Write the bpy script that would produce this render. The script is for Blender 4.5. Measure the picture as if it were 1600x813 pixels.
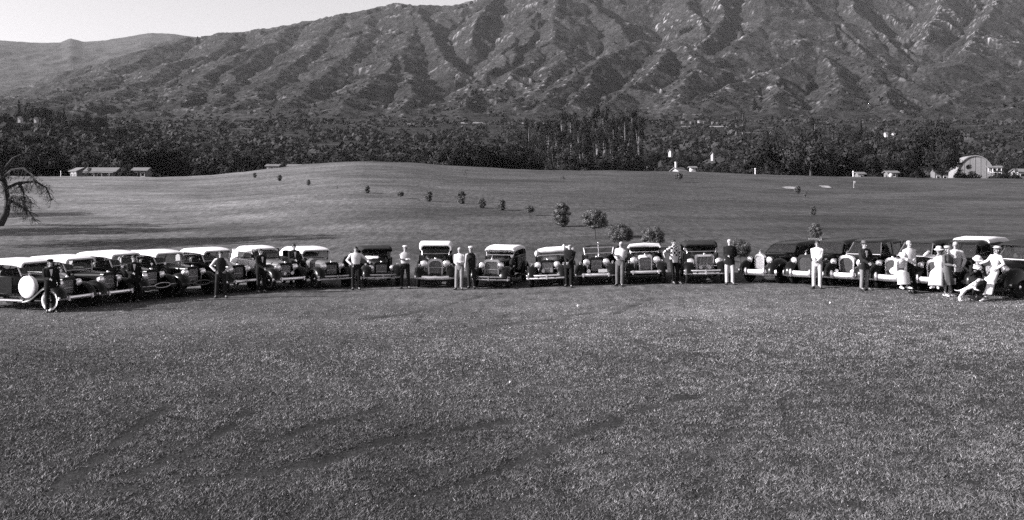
import bpy, bmesh, math, random
import numpy as np
from mathutils import Vector, Matrix, Quaternion

random.seed(11)
rng = np.random.default_rng(11)
scene = bpy.context.scene
COL = scene.collection
for o in list(bpy.data.objects):
    bpy.data.objects.remove(o)

# ------------------------------------------------------------------ camera, light
F = 1500.0            # focal length in photograph pixels (1600 wide)
HORIZON = 300.0       # row of the horizon in the photograph
HC = 4.0              # camera height

cam_d = bpy.data.cameras.new("camera")
cam = bpy.data.objects.new("camera", cam_d)
COL.objects.link(cam)
cam.location = (0, 0, HC)
cam.rotation_euler = (math.radians(90), 0, 0)
cam_d.sensor_width = 36.0
cam_d.lens = 36.0 * F / 1600.0
cam_d.shift_y = -(406.5 - HORIZON) / 1600.0
cam_d.clip_start = 0.1
cam_d.clip_end = 30000.0
scene.camera = cam

SUN_EL = math.radians(24)
SUN_TRAVEL = Vector((1.0, 0.20, -math.tan(SUN_EL) * math.hypot(1.0, 0.20))).normalized()
sun_d = bpy.data.lights.new("sun", 'SUN')
sun_d.energy = 5.0
sun_d.angle = math.radians(0.5)
sun_d.color = (1.0, 0.985, 0.99)
sun = bpy.data.objects.new("sun", sun_d)
COL.objects.link(sun)
sun.rotation_euler = SUN_TRAVEL.to_track_quat('-Z', 'Y').to_euler()
sun.location = (-60, -30, 60)

world = bpy.data.worlds.new("World")
scene.world = world
world.use_nodes = True
wn = world.node_tree
wn.nodes.clear()
w_out = wn.nodes.new("ShaderNodeOutputWorld")
w_bg = wn.nodes.new("ShaderNodeBackground")
w_sky = wn.nodes.new("ShaderNodeTexSky")
w_sky.sky_type = 'NISHITA'
w_sky.sun_disc = False
w_sky.sun_elevation = SUN_EL
w_sky.sun_rotation = math.atan2(-1.0, -0.20)
w_sky.air_density = 1.0
w_sky.dust_density = 2.0
w_bw = wn.nodes.new("ShaderNodeRGBToBW")            # black-and-white film
w_tint = wn.nodes.new("ShaderNodeMix"); w_tint.data_type = 'RGBA'; w_tint.blend_type = 'MULTIPLY'
w_tint.inputs['Factor'].default_value = 1.0
w_tint.inputs['B'].default_value = (1.0, 0.975, 1.0, 1)
w_bg.inputs['Strength'].default_value = 0.10
wn.links.new(w_sky.outputs['Color'], w_bw.inputs['Color'])
wn.links.new(w_bw.outputs['Val'], w_tint.inputs['A'])
wn.links.new(w_tint.outputs['Result'], w_bg.inputs['Color'])
wn.links.new(w_bg.outputs['Background'], w_out.inputs['Surface'])

scene.view_settings.view_transform = 'Standard'
scene.view_settings.look = 'None'
scene.view_settings.exposure = 1.3
scene.view_settings.gamma = 1.0
scene.view_settings.use_curve_mapping = False
scene.render.engine = 'CYCLES'
scene.cycles.use_denoising = False
scene.cycles.max_bounces = 6
scene.cycles.diffuse_bounces = 2
scene.cycles.glossy_bounces = 3
scene.cycles.transmission_bounces = 4
scene.cycles.volume_bounces = 0
scene.cycles.sample_clamp_indirect = 2.0
scene.cycles.caustics_reflective = False
scene.cycles.caustics_refractive = False
scene.cycles.transparent_max_bounces = 8

# ------------------------------------------------------------------ helpers
def tag(o, label=None, cat=None, group=None, kind=None):
    if label: o["label"] = label
    if cat: o["category"] = cat
    if group: o["group"] = group
    if kind: o["kind"] = kind
    return o

def empty(name, label, cat, group=None, loc=(0, 0, 0), rotz=0.0, mat=None):
    o = bpy.data.objects.new(name, None)
    COL.objects.link(o)
    o.empty_display_size = 0.3
    if mat is not None:
        o.matrix_world = mat
    else:
        o.location = loc
        o.rotation_euler = (0, 0, rotz)
    return tag(o, label, cat, group)

def link(name, mesh, parent=None, loc=None, rot=None, scale=None):
    o = bpy.data.objects.new(name, mesh)
    COL.objects.link(o)
    if parent: o.parent = parent
    if loc is not None: o.location = loc
    if rot is not None: o.rotation_euler = rot
    if scale is not None: o.scale = scale
    return o

TINT = (1.0, 0.975, 1.005)
def grey(v): return (v * TINT[0], v * TINT[1], v * TINT[2], 1)

MATS = {}
def mat(name, v, rough=0.6, metal=0.0, var=0.15, scale=6.0, bump=0.0, coat=0.0, trans=0.0, attr=False, twosided_light=0.0):
    if name in MATS: return MATS[name]
    m = bpy.data.materials.new(name); m.use_nodes = True
    nt = m.node_tree; b = nt.nodes["Principled BSDF"]
    tc = nt.nodes.new("ShaderNodeTexCoord")
    nz = nt.nodes.new("ShaderNodeTexNoise")
    nz.inputs['Scale'].default_value = scale; nz.inputs['Detail'].default_value = 6; nz.inputs['Roughness'].default_value = 0.65
    nt.links.new(tc.outputs['Object'], nz.inputs['Vector'])
    rp = nt.nodes.new("ShaderNodeMapRange")
    rp.inputs['From Min'].default_value = 0.3; rp.inputs['From Max'].default_value = 0.7
    rp.inputs['To Min'].default_value = v * (1 - var); rp.inputs['To Max'].default_value = v * (1 + var)
    nt.links.new(nz.outputs['Fac'], rp.inputs['Value'])
    comb = nt.nodes.new("ShaderNodeMix"); comb.data_type = 'RGBA'; comb.blend_type = 'MULTIPLY'
    comb.inputs['Factor'].default_value = 1.0
    comb.inputs['B'].default_value = (*TINT, 1)
    nt.links.new(rp.outputs['Result'], comb.inputs['A'])
    col = comb.outputs['Result']
    if attr:
        at = nt.nodes.new("ShaderNodeAttribute"); at.attribute_name = "Col"
        mm = nt.nodes.new("ShaderNodeMix"); mm.data_type = 'RGBA'; mm.blend_type = 'MULTIPLY'
        mm.inputs['Factor'].default_value = 1.0
        nt.links.new(col, mm.inputs['A']); nt.links.new(at.outputs['Color'], mm.inputs['B'])
        col = mm.outputs['Result']
    nt.links.new(col, b.inputs['Base Color'])
    b.inputs['Roughness'].default_value = rough
    b.inputs['Metallic'].default_value = metal
    if rough >= .75: b.inputs['Specular IOR Level'].default_value = 0.12
    if 'paint' in name: b.inputs['Specular IOR Level'].default_value = 0.16
    if coat: b.inputs['Coat Weight'].default_value = coat; b.inputs['Coat Roughness'].default_value = 0.08
    if bump:
        bp = nt.nodes.new("ShaderNodeBump"); bp.inputs['Strength'].default_value = bump; bp.inputs['Distance'].default_value = 0.02
        nt.links.new(nz.outputs['Fac'], bp.inputs['Height']); nt.links.new(bp.outputs['Normal'], b.inputs['Normal'])
    if trans:
        tr = nt.nodes.new("ShaderNodeBsdfTransparent")
        mx = nt.nodes.new("ShaderNodeMixShader"); mx.inputs['Fac'].default_value = trans
        out = nt.nodes["Material Output"]
        nt.links.new(b.outputs['BSDF'], mx.inputs[1]); nt.links.new(tr.outputs['BSDF'], mx.inputs[2])
        nt.links.new(mx.outputs['Shader'], out.inputs['Surface'])
    MATS[name] = m
    return m

class MB:
    """collects vertices and faces of one mesh"""
    def __init__(s): s.v = []; s.f = []; s.mi = []; s.cur = 0
    def add(s, vs, fs):
        n = len(s.v); s.v += [tuple(p) for p in vs]
        s.f += [tuple(n + i for i in f) for f in fs]; s.mi += [s.cur] * len(fs)
    def box(s, c, d, rot=None):
        x, y, z = d[0] / 2, d[1] / 2, d[2] / 2
        vs = [Vector((a * x, b * y, e * z)) for a in (-1, 1) for b in (-1, 1) for e in (-1, 1)]
        if rot is not None: vs = [rot @ p for p in vs]
        vs = [(p[0] + c[0], p[1] + c[1], p[2] + c[2]) for p in vs]
        s.add(vs, [(0, 1, 3, 2), (4, 6, 7, 5), (0, 4, 5, 1), (2, 3, 7, 6), (0, 2, 6, 4), (1, 5, 7, 3)])
    def loft(s, rings, cap=True, closed=True):
        n = len(rings[0]); vs = [p for r in rings for p in r]; fs = []
        for i in range(len(rings) - 1):
            for j in range(n if closed else n - 1):
                k = (j + 1) % n
                fs.append((i * n + j, i * n + k, (i + 1) * n + k, (i + 1) * n + j))
        if cap and closed:
            fs.append(tuple(range(n - 1, -1, -1)))
            fs.append(tuple((len(rings) - 1) * n + j for j in range(n)))
        s.add(vs, fs)
    def tube(s, pts, r, n=8, cap=True):
        pts = [Vector(p) for p in pts]
        if not isinstance(r, list): r = [r] * len(pts)
        rings = []; up = None
        for i, p in enumerate(pts):
            t = (pts[min(i + 1, len(pts) - 1)] - pts[max(i - 1, 0)]).normalized()
            if up is None:
                up = Vector((0, 0, 1)) if abs(t.z) < 0.9 else Vector((1, 0, 0))
            a = t.cross(up).normalized(); b = a.cross(t).normalized(); up = b
            ri = r[i] if isinstance(r[i], (list, tuple)) else (r[i], r[i])
            rings.append([p + a * (math.cos(q) * ri[0]) + b * (math.sin(q) * ri[1]) for q in [2 * math.pi * j / n for j in range(n)]])
        s.loft(rings, cap)
    def lathe(s, prof, n=20, axis='z', c=(0, 0, 0), cap=True):
        rings = []
        for (r, h) in prof:
            ring = []
            for j in range(n):
                a = 2 * math.pi * j / n; u, w = r * math.cos(a), r * math.sin(a)
                p = {'z': (u, w, h), 'x': (h, u, w), 'y': (w, h, u)}[axis]
                ring.append((p[0] + c[0], p[1] + c[1], p[2] + c[2]))
            rings.append(ring)
        s.loft(rings, cap)
    def ellipsoid(s, c, r, nu=10, nv=6):
        prof = [(max(math.sin(math.pi * i / nv), 0.02), -math.cos(math.pi * i / nv)) for i in range(nv + 1)]
        rings = [[(c[0] + r[0] * q * math.cos(2 * math.pi * j / nu), c[1] + r[1] * q * math.sin(2 * math.pi * j / nu), c[2] + r[2] * h) for j in range(nu)] for q, h in prof]
        s.loft(rings)
    def mesh(s, name, mats, angle=40):
        me = bpy.data.meshes.new(name)
        me.from_pydata(s.v, [], s.f)
        for m in (mats if isinstance(mats, (list, tuple)) else [mats]): me.materials.append(m)
        if any(s.mi): me.polygons.foreach_set("material_index", s.mi)
        bm = bmesh.new(); bm.from_mesh(me); bmesh.ops.recalc_face_normals(bm, faces=bm.faces); bm.to_mesh(me); bm.free()
        if angle:
            me.polygons.foreach_set("use_smooth", [True] * len(me.polygons))
            me.set_sharp_from_angle(angle=math.radians(angle))
        me.update()
        return me
    def build(s, name, mats, parent=None, angle=40, loc=None, rot=None):
        return link(name, s.mesh(name, mats, angle), parent, loc, rot)

def np_mesh(name, V, Fq, m, smooth=False, col=None):
    """fast mesh from numpy arrays; Fq (n,3) or (n,4)"""
    me = bpy.data.meshes.new(name)
    nv, nf, k = len(V), len(Fq), Fq.shape[1]
    me.vertices.add(nv); me.vertices.foreach_set("co", np.ascontiguousarray(V, dtype=np.float32).ravel())
    me.loops.add(nf * k); me.loops.foreach_set("vertex_index", np.ascontiguousarray(Fq, dtype=np.int32).ravel())
    me.polygons.add(nf); me.polygons.foreach_set("loop_start", np.arange(0, nf * k, k, dtype=np.int32))
    me.polygons.foreach_set("use_smooth", np.full(nf, smooth))
    if col is not None:
        ca = me.color_attributes.new("Col", 'FLOAT_COLOR', 'POINT')
        c4 = np.ones((nv, 4), dtype=np.float32); c4[:, :3] = col.reshape(nv, -1) if col.ndim > 1 else col[:, None]
        ca.data.foreach_set("color", c4.ravel())
    me.materials.append(m)
    me.update(calc_edges=True)
    return me

# ------------------------------------------------------------------ noise
def _h(ix, iy, seed):
    h = (ix * 374761393 + iy * 668265263 + seed * 1442695041) & 0xffffffff
    h = ((h ^ (h >> 13)) * 1274126177) & 0xffffffff
    return h ^ (h >> 16)
def perlin(x, y, seed=0):
    x = np.asarray(x, dtype=np.float64); y = np.asarray(y, dtype=np.float64)
    x0 = np.floor(x).astype(np.int64); y0 = np.floor(y).astype(np.int64)
    fx = x - x0; fy = y - y0
    u = fx * fx * fx * (fx * (fx * 6 - 15) + 10); v = fy * fy * fy * (fy * (fy * 6 - 15) + 10)
    def g(ix, iy, dx, dy):
        a = _h(ix, iy, seed) * (2 * math.pi / 4294967296.0)
        return np.cos(a) * dx + np.sin(a) * dy
    n00 = g(x0, y0, fx, fy); n10 = g(x0 + 1, y0, fx - 1, fy)
    n01 = g(x0, y0 + 1, fx, fy - 1); n11 = g(x0 + 1, y0 + 1, fx - 1, fy - 1)
    return 1.4 * ((n00 * (1 - u) + n10 * u) * (1 - v) + (n01 * (1 - u) + n11 * u) * v)
def fbm(x, y, o=4, seed=0, g=0.5):
    s = 0; a = 1.0; t = 0
    for i in range(o):
        s = s + a * perlin(x * 2 ** i, y * 2 ** i, seed + i * 7); t += a; a *= g
    return s / t
def ridged(x, y, o=4, seed=0, g=0.5):
    s = 0; a = 1.0; t = 0
    for i in range(o):
        s = s + a * (1 - 2 * np.abs(perlin(x * 2 ** i, y * 2 ** i, seed + i * 7))); t += a; a *= g
    return s / t
def sstep(a, b, x):
    t = np.clip((x - a) / (b - a), 0, 1); return t * t * (3 - 2 * t)

# ------------------------------------------------------------------ terrain
CREST_U = (np.array([-400, 0, 130, 250, 330, 400, 480, 560, 640, 700, 800, 900, 1000, 1200, 1400, 1600, 2000]) - 800) / F
CREST_PY = np.array([280, 275, 276, 277.5, 274, 267, 258, 253, 254, 259, 264, 266, 268, 273, 278, 281, 286])
CREST_Z = (HC + (HORIZON - CREST_PY) / F * 218) / 0.955
_GY = np.array([44, 52, 62, 80, 120, 160, 190, 205, 215, 222, 235, 260, 300, 2000])
_GV = np.array([0, .018, .065, .165, .40, .64, .82, .905, .95, .96, .93, .75, .45, .45])
_gy = np.linspace(30, 340, 621)
_gv = np.interp(_gy, _GY, _GV)
_k = np.hanning(25); _k /= _k.sum()
_gv = np.convolve(np.pad(_gv, 12, mode='edge'), _k, mode='valid')

def P(px, py, Y): return ((px - 800) / F * Y, Y, HC + (HORIZON - py) / F * Y)
RIDGES = [  # crest lines of the range: (px, py, distance), k = fall of the flanks
 (.55, [(300,57,4000),(370,50,3950),(460,38,3900),(530,25,3850),(575,20,3850),(615,7,3800),(650,10,3800),(700,9,3750),(735,1,3700),(790,-25,3700),(870,-50,3700),(960,-60,3800),(1060,-70,3900),(1200,-80,3900),(1400,-90,4000),(1600,-90,4000),(1900,-60,4000)]),
 (0.40, [(300,57,4000),(240,80,3500),(180,112,2900),(120,142,2300),(60,168,1800),(0,182,1500)]),
 (0.44, [(370,50,3950),(330,85,3300),(290,112,2800),(250,145,2200),(215,170,1700)]),
 (0.44, [(330,85,3300),(262,100,2900),(205,135,2350),(160,160,1900)]),
 (0.45, [(460,38,3900),(420,72,3200),(385,103,2700),(350,138,2100),(330,168,1650)]),
 (0.45, [(420,72,3200),(372,88,2850),(318,125,2300),(285,155,1800)]),
 (0.48, [(530,25,3850),(512,58,3250),(470,98,2650),(410,134,2100),(375,168,1600)]),
 (0.48, [(575,20,3850),(574,46,3250),(550,80,2750),(505,118,2200),(470,148,1800),(440,176,1450)]),
 (0.49, [(640,8,3800),(642,45,3100),(626,83,2500),(590,125,2000),(560,150,1700),(535,178,1400)]),
 (0.69, [(650,10,3800),(655,28,3300),(668,52,2900),(682,80,2600),(700,108,2250)]),
 (.70, [(626,83,2500),(640,120,2100),(650,150,1750),(640,178,1450)]),
 (.85, [(790,-25,3700),(770,0,3350),(752,20,3050),(738,45,2850),(728,70,2700)]),
 ((.58,.50), [(870,-50,3700),(869,-10,3200),(866,30,2800),(861,62,2500),(830,97,2200),(800,122,1950),(760,150,1650),(725,182,1400)]),
 (.62, [(861,62,2500),(882,86,2200),(850,130,1850),(812,165,1500)]),
 (.60, [(1090,82,2150),(1060,69,2250),(1005,66,2300),(940,92,2000),(885,126,1750),(838,166,1480)]),
 (.62, [(1040,78,2150),(1012,128,1750),(985,142,1630),(945,176,1430)]),
 (.62, [(985,140,1630),(1045,152,1550),(1085,176,1400)]),
 (.62, [(1060,69,2250),(1090,100,1950),(1070,140,1650),(1050,172,1420)]),
 (.60, [(800,122,1950),(830,150,1650),(862,146,1560),(845,178,1400)]),
 (.70, [(1060,-70,3900),(1075,0,3200),(1086,32,2850),(1100,62,2550)]),
 ((.60,.46), [(1200,-80,3900),(1196,0,3000),(1190,40,2700),(1152,85,2300),(1122,112,2050),(1095,146,1700),(1075,172,1430)]),
 ((.52,.50), [(1600,-90,4000),(1570,20,2900),(1525,60,2500),(1500,98,2150),(1445,120,1930)]),
 (.60, [(1265,85,2000),(1300,84,2000),(1345,105,1880),(1400,128,1760),(1470,156,1580),(1505,176,1430)]),
 (.60, [(1265,85,2000),(1200,112,1830),(1142,136,1680),(1098,168,1440)]),
 (.70, [(1280,85,2000),(1298,128,1700),(1308,160,1470)]),
 (.70, [(1345,105,1880),(1362,140,1620),(1372,166,1450)]),
 (.58, [(1900,60,2400),(1690,82,2200),(1602,111,1980),(1540,129,1830),(1482,156,1580),(1450,178,1400)]),
 (.62, [(1900,100,2000),(1700,112,1900),(1612,160,1530),(1560,180,1390)]),
 (.60, [(1690,82,2200),(1640,60,2600),(1640,10,3200),(1640,-60,3800)]),
 (.60, [(-60,150,2400),(-200,120,2900),(-350,100,3300)]),
 (.95, [(905,-20,3450),(940,22,2900),(975,52,2500)]),
 (.95, [(1235,-30,3500),(1285,30,2850),(1345,78,2400)]),
 (.95, [(1300,-40,3600),(1345,22,2950),(1395,80,2450)]),
 (.80, [(1480,-20,3200),(1462,30,2850),(1440,62,2550)]),
 (.75, [(1560,-10,3200),(1535,40,2650),(1500,80,2300)]),
 (.80, [(1130,-30,3300),(1128,20,2900),(1110,60,2500),(1085,95,2200)]),
 (.80, [(930,100,1950),(915,130,1720),(900,165,1480)]),
 (.80, [(1200,112,1830),(1215,140,1640),(1210,168,1450)]),
 (.75, [(800,60,2700),(790,90,2350),(770,115,2050)]),
 (.75, [(840,20,2950),(825,60,2600),(800,95,2250)]),
]

def valley(u, Y):
    v = np.interp(Y, [220, 300, 400, 550, 700, 850, 1000, 1150, 1300], [5, 5, 8, 19, 34, 50, 66, 85, 105])
    px = u * F + 800
    v = v + 20 * np.exp(-((px - 40) / 170) ** 2 - ((Y - 720) / 170) ** 2)
    v = v + 7 * np.exp(-((px - 1330) / 200) ** 2 - ((Y - 620) / 200) ** 2)
    return v

def range_height(X, Y):
    zb = 82 + 0.10 * (Y - 1150)
    wx = X + 40 * fbm(X / 420, Y / 420, 3, 31); wy = Y + 40 * fbm(X / 420, Y / 420, 3, 47)
    wx = wx + 14 * fbm(X / 90, Y / 90, 3, 5); wy = wy + 14 * fbm(X / 90, Y / 90, 3, 9)
    best = np.full(X.shape, -1e9); S_ = np.zeros(X.shape); D_ = np.zeros(X.shape); I_ = np.zeros(X.shape)
    for ri, (k, pl) in enumerate(RIDGES):
        pts = [P(*p) for p in pl]; acc = 0.0
        for (ax, ay, az), (bx, by, bz) in zip(pts[:-1], pts[1:]):
            dx, dy = bx - ax, by - ay
            t = np.clip(((wx - ax) * dx + (wy - ay) * dy) / (dx * dx + dy * dy), 0, 1)
            d = np.hypot(wx - ax - t * dx, wy - ay - t * dy)
            side = np.sign((wx - ax) * dy - (wy - ay) * dx)
            kk = np.where(side < 0, k[1], k[0]) if isinstance(k, tuple) else k
            cand = az + t * (bz - az) - kk * d
            m = cand > best; L = math.hypot(dx, dy)
            best = np.where(m, cand, best); S_ = np.where(m, acc + t * L, S_); D_ = np.where(m, d, D_); I_ = np.where(m, ri * 7.3 + side * 3.1, I_)
            acc += L
    fl = zb
    h = np.maximum(best, fl) + 12 * np.log1p(np.exp(-np.abs(best - fl) / 12))
    # side gullies running down the flanks
    amp = sstep(1250, 1900, Y)
    g = ridged(wx / 150, wy / 330, 4, 61, 0.55)
    h = h + amp * 8 * (g - 0.2)
    # ribs that run down each flank from its crest
    bend = 48 * fbm(X / 110, Y / 110, 3, 15)
    r1 = 1 - 2 * np.abs(perlin((S_ + bend) / 105, I_ + D_ / 420, 111)); r2 = 1 - 2 * np.abs(perlin((S_ + bend * .6 + .25 * D_) / 42, I_ + D_ / 200, 121)); r3 = 1 - 2 * np.abs(perlin((S_ - .3 * D_) / 18, I_ + D_ / 90, 127))
    gr = np.clip(D_ / 90, 0, 1)
    h = h + sstep(1220, 1500, Y) * gr * (18 * (r1 - .35) * (1 + fbm(X / 200, Y / 200, 2, 18)) + 12 * (r2 - .3) + 4.5 * r3)
    h = h + amp * 4 * ridged(wx / 45, wy / 70, 3, 91, 0.55)
    h = h + sstep(1180, 1500, Y) * 3.0 * fbm(X / 16, Y / 16, 3, 71)
    back = sstep(3900, 4600, Y)
    return h * (1 - back) + back * (500)

def ground(X, Y):
    X = np.asarray(X, dtype=np.float64); Y = np.asarray(Y, dtype=np.float64)
    u = X / np.maximum(Y, 60.0)
    side = np.where(X > 0, 0.78 * (1 - np.exp(-np.maximum(X, 0) / 13.0)), 0.0) * (1 - sstep(55, 110, Y))
    z = side + np.interp(u, CREST_U, CREST_Z) * np.interp(Y, _gy, _gv)
    z = z + 0.05 * fbm(X / 7, Y / 7, 2, 3) * sstep(0, 14, Y) + (0.42 * fbm(X / 26, Y / 20, 3, 13) + 0.13 * fbm(X / 5.5, Y / 4.5, 3, 14)) * sstep(60, 110, Y)
    far = sstep(232, 285, Y)
    zf = valley(u, Y) + 1.5 * fbm(X / 60, Y / 60, 3, 23)
    return z * (1 - far) + far * zf

def terrain(X, Y):
    z = ground(X, Y)
    if np.max(Y) > 1120:
        t = sstep(1150, 1330, Y)
        z = np.where(Y > 1150, z * (1 - t) + t * range_height(X, Y), z)
    return z

def gz(x, y): return float(ground(np.array([x]), np.array([y]))[0])
def hit(px, py, y0=30.0, y1=232.0):
    """where the sight line through a pixel of the photograph meets the ground"""
    Y = np.arange(y0, y1, 0.25); X = (px - 800) / F * Y
    line = HC + (HORIZON - py) / F * Y
    d = ground(X, Y) - line
    i = np.argmax(d > 0) if (d > 0).any() else int(np.argmax(d))
    return float(X[i]), float(Y[i]), float(ground(X[i:i + 1], Y[i:i + 1])[0])
def at(px, Y):
    X = (px - 800) / F * Y
    return X, Y, gz(X, Y)
def ground_frame(x, y, rz):
    e = 0.8
    n = Vector((-(gz(x + e, y) - gz(x - e, y)) / (2 * e), -(gz(x, y + e) - gz(x, y - e)) / (2 * e), 1)).normalized()
    q = Vector((0, 0, 1)).rotation_difference(n)
    return Matrix.Translation((x, y, gz(x, y))) @ q.to_matrix().to_4x4() @ Matrix.Rotation(rz, 4, 'Z')

# wheel tracks and mower lines worn into the lawn
_TR = []
def track(*pts, w=0.22, a=1.0):
    _TR.append(([hit(px, py, 6.0, 60.0)[:2] for px, py in pts], w * .85, min(1, a * 1.2)))
track((470, 730), (533, 712), (594, 697), (700, 680), (790, 664), w=.2)
track((640, 785), (735, 755), (815, 722), (900, 684), (990, 645), (1080, 622), w=.17)
track((87, 775), (150, 725), (195, 681), (262, 640), w=.17, a=.75)
track((200, 745), (278, 716), (340, 680), (382, 647), w=.17, a=.8)
track((300, 752), (400, 745), (480, 731), w=.2, a=.8)
track((740, 515), (800, 505), (860, 498), (940, 488), w=.18, a=.8)
track((560, 500), (640, 492), (740, 466), (790, 458), w=.18, a=.7)
track((880, 500), (960, 490), (1010, 470), w=.18, a=.7)
track((640, 505), (780, 503), (860, 502), w=.15, a=.7)
track((1180, 600), (1160, 640), (1120, 700), (1090, 780), w=.16, a=.4)
track((1230, 620), (1235, 680), (1238, 730), w=.14, a=.4)
track((1480, 570), (1540, 590), (1600, 612), w=.16, a=.35)
track((400, 700), (520, 660), (600, 640), w=.2, a=.6)
def wear(X, Y):
    w = np.zeros(np.shape(X))
    for pts, s, a in _TR:
        for (ax, ay), (bx, by) in zip(pts[:-1], pts[1:]):
            dx, dy = bx - ax, by - ay; L = dx * dx + dy * dy
            if L < 1e-6: continue
            t = np.clip(((X - ax) * dx + (Y - ay) * dy) / L, 0, 1)
            d = np.hypot(X - ax - t * dx, Y - ay - t * dy) + 0.16 * perlin(X * 1.3, Y * 1.3, 77) + 0.10 * perlin(X * 4.1, Y * 4.1, 78)
            w = np.maximum(w, a * np.exp(-(d / s) ** 2))
    # mowing rows, long and faint, crossing the lawn obliquely
    p = X * 0.62 + Y * -0.78; q = X * 0.78 + Y * 0.62
    m = np.clip(ridged(X / 1.9 + .25 * Y / 1.9, Y / 13, 2, 131) - 0.62, 0, 1) * 0.8
    return np.clip(np.maximum(w, m) * (0.95 + 0.8 * fbm(X / 1.4, Y / 1.8, 3, 55)), 0, 1)
# ------------------------------------------------------------------ ground materials
def lawn_material():
    m = bpy.data.materials.new("lawn_turf"); m.use_nodes = True
    nt = m.node_tree; b = nt.nodes["Principled BSDF"]; L = nt.links.new
    geo = nt.nodes.new("ShaderNodeNewGeometry")
    at_ = nt.nodes.new("ShaderNodeAttribute"); at_.attribute_name = "Col"
    def noise(scale, detail, rough=.6, mul=(1, 1, 1)):
        mp = nt.nodes.new("ShaderNodeMapping"); mp.inputs['Scale'].default_value = mul
        L(geo.outputs['Position'], mp.inputs['Vector'])
        n = nt.nodes.new("ShaderNodeTexNoise"); n.inputs['Scale'].default_value = scale
        n.inputs['Detail'].default_value = detail; n.inputs['Roughness'].default_value = rough
        L(mp.outputs['Vector'], n.inputs['Vector']); return n.outputs['Fac']
    def rng_(src, a, c, lo, hi):
        r = nt.nodes.new("ShaderNodeMapRange"); r.inputs['From Min'].default_value = a; r.inputs['From Max'].default_value = c
        r.inputs['To Min'].default_value = lo; r.inputs['To Max'].default_value = hi; L(src, r.inputs['Value']); return r.outputs['Result']
    def mul(a, c):
        x = nt.nodes.new("ShaderNodeMath"); x.operation = 'MULTIPLY'; L(a, x.inputs[0])
        if hasattr(c, 'node'): L(c, x.inputs[1])
        else: x.inputs[1].default_value = c
        return x.outputs[0]
    fine = noise(14, 3, .75); mid = noise(2.2, 5, .7); big = noise(.06, 5, .6, (1, 1.6, 1)); streak = noise(.35, 5, .65, (.16, 1.5, 1)); tuft = noise(2.6, 4, .75, (1, .22, 1))
    v = mul(rng_(fine, .3, .7, .40, 1.6), rng_(mid, .3, .7, .68, 1.32))
    v = mul(v, rng_(big, .35, .65, .62, 1.38)); v = mul(v, rng_(streak, .35, .65, .80, 1.2))
    v = mul(v, rng_(tuft, .3, .7, .5, 1.5)); v = mul(v, 0.060)
    v = mul(v, at_.outputs['Fac'])
    c = nt.nodes.new("ShaderNodeMix"); c.data_type = 'RGBA'; c.blend_type = 'MULTIPLY'; c.inputs['Factor'].default_value = 1
    c.inputs['B'].default_value = (*TINT, 1); L(v, c.inputs['A']); L(c.outputs['Result'], b.inputs['Base Color'])
    b.inputs['Roughness'].default_value = 0.95; b.inputs['Specular IOR Level'].default_value = 0.15
    bp = nt.nodes.new("ShaderNodeBump"); bp.inputs['Strength'].default_value = 0.55; bp.inputs['Distance'].default_value = 0.05
    ad = nt.nodes.new("ShaderNodeMath"); ad.operation = 'ADD'; L(fine, ad.inputs[0]); L(mid, ad.inputs[1])
    L(ad.outputs[0], bp.inputs['Height']); L(bp.outputs['Normal'], b.inputs['Normal'])
    return m
LAWN = lawn_material()

def slope_material(name, lo, hi, rock):
    """chaparral slopes: clumped scrub, bare soil and pale rock on the ribs"""
    m = bpy.data.materials.new(name); m.use_nodes = True
    nt = m.node_tree; b = nt.nodes["Principled BSDF"]; L = nt.links.new
    geo = nt.nodes.new("ShaderNodeNewGeometry")
    at_ = nt.nodes.new("ShaderNodeAttribute"); at_.attribute_name = "Col"
    def noise(scale, detail, rough=.6):
        n = nt.nodes.new("ShaderNodeTexNoise"); n.inputs['Scale'].default_value = scale
        n.inputs['Detail'].default_value = detail; n.inputs['Roughness'].default_value = rough
        L(geo.outputs['Position'], n.inputs['Vector']); return n.outputs['Fac']
    vor = nt.nodes.new("ShaderNodeTexVoronoi"); vor.inputs['Scale'].default_value = 0.13; L(geo.outputs['Position'], vor.inputs['Vector'])
    def rng_(src, a, c, lo_, hi_):
        r = nt.nodes.new("ShaderNodeMapRange"); r.inputs['From Min'].default_value = a; r.inputs['From Max'].default_value = c
        r.inputs['To Min'].default_value = lo_; r.inputs['To Max'].default_value = hi_; L(src, r.inputs['Value']); return r.outputs['Result']
    def math_(op, a, c):
        x = nt.nodes.new("ShaderNodeMath"); x.operation = op; L(a, x.inputs[0])
        if hasattr(c, 'node'): L(c, x.inputs[1])
        else: x.inputs[1].default_value = c
        return x.outputs[0]
    big = noise(.012, 6, .65); fine = noise(.16, 4, .8)
    v = rng_(big, .35, .65, lo, hi)
    v = math_('MULTIPLY', v, rng_(vor.outputs['Distance'], .1, .75, .30, 1.5))
    v = math_('MULTIPLY', v, rng_(fine, .3, .7, .6, 1.4))
    v = math_('ADD', v, math_('MULTIPLY', at_.outputs['Fac'], rock))
    c = nt.nodes.new("ShaderNodeMix"); c.data_type = 'RGBA'; c.blend_type = 'MULTIPLY'; c.inputs['Factor'].default_value = 1
    c.inputs['B'].default_value = (*TINT, 1); L(v, c.inputs['A']); L(c.outputs['Result'], b.inputs['Base Color'])
    b.inputs['Roughness'].default_value = 0.95; b.inputs['Specular IOR Level'].default_value = 0.1
    return m

def grid_obj(name, X, Y, Z, m, col=None, smooth=True):
    R, C = X.shape
    V = np.stack([X, Y, Z], -1).reshape(-1, 3)
    i = (np.arange(R - 1)[:, None] * C + np.arange(C - 1)[None, :]).ravel()
    Fq = np.stack([i, i + 1, i + C + 1, i + C], -1)
    return link(name, np_mesh(name, V, Fq, m, smooth, None if col is None else col.ravel()))

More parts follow.
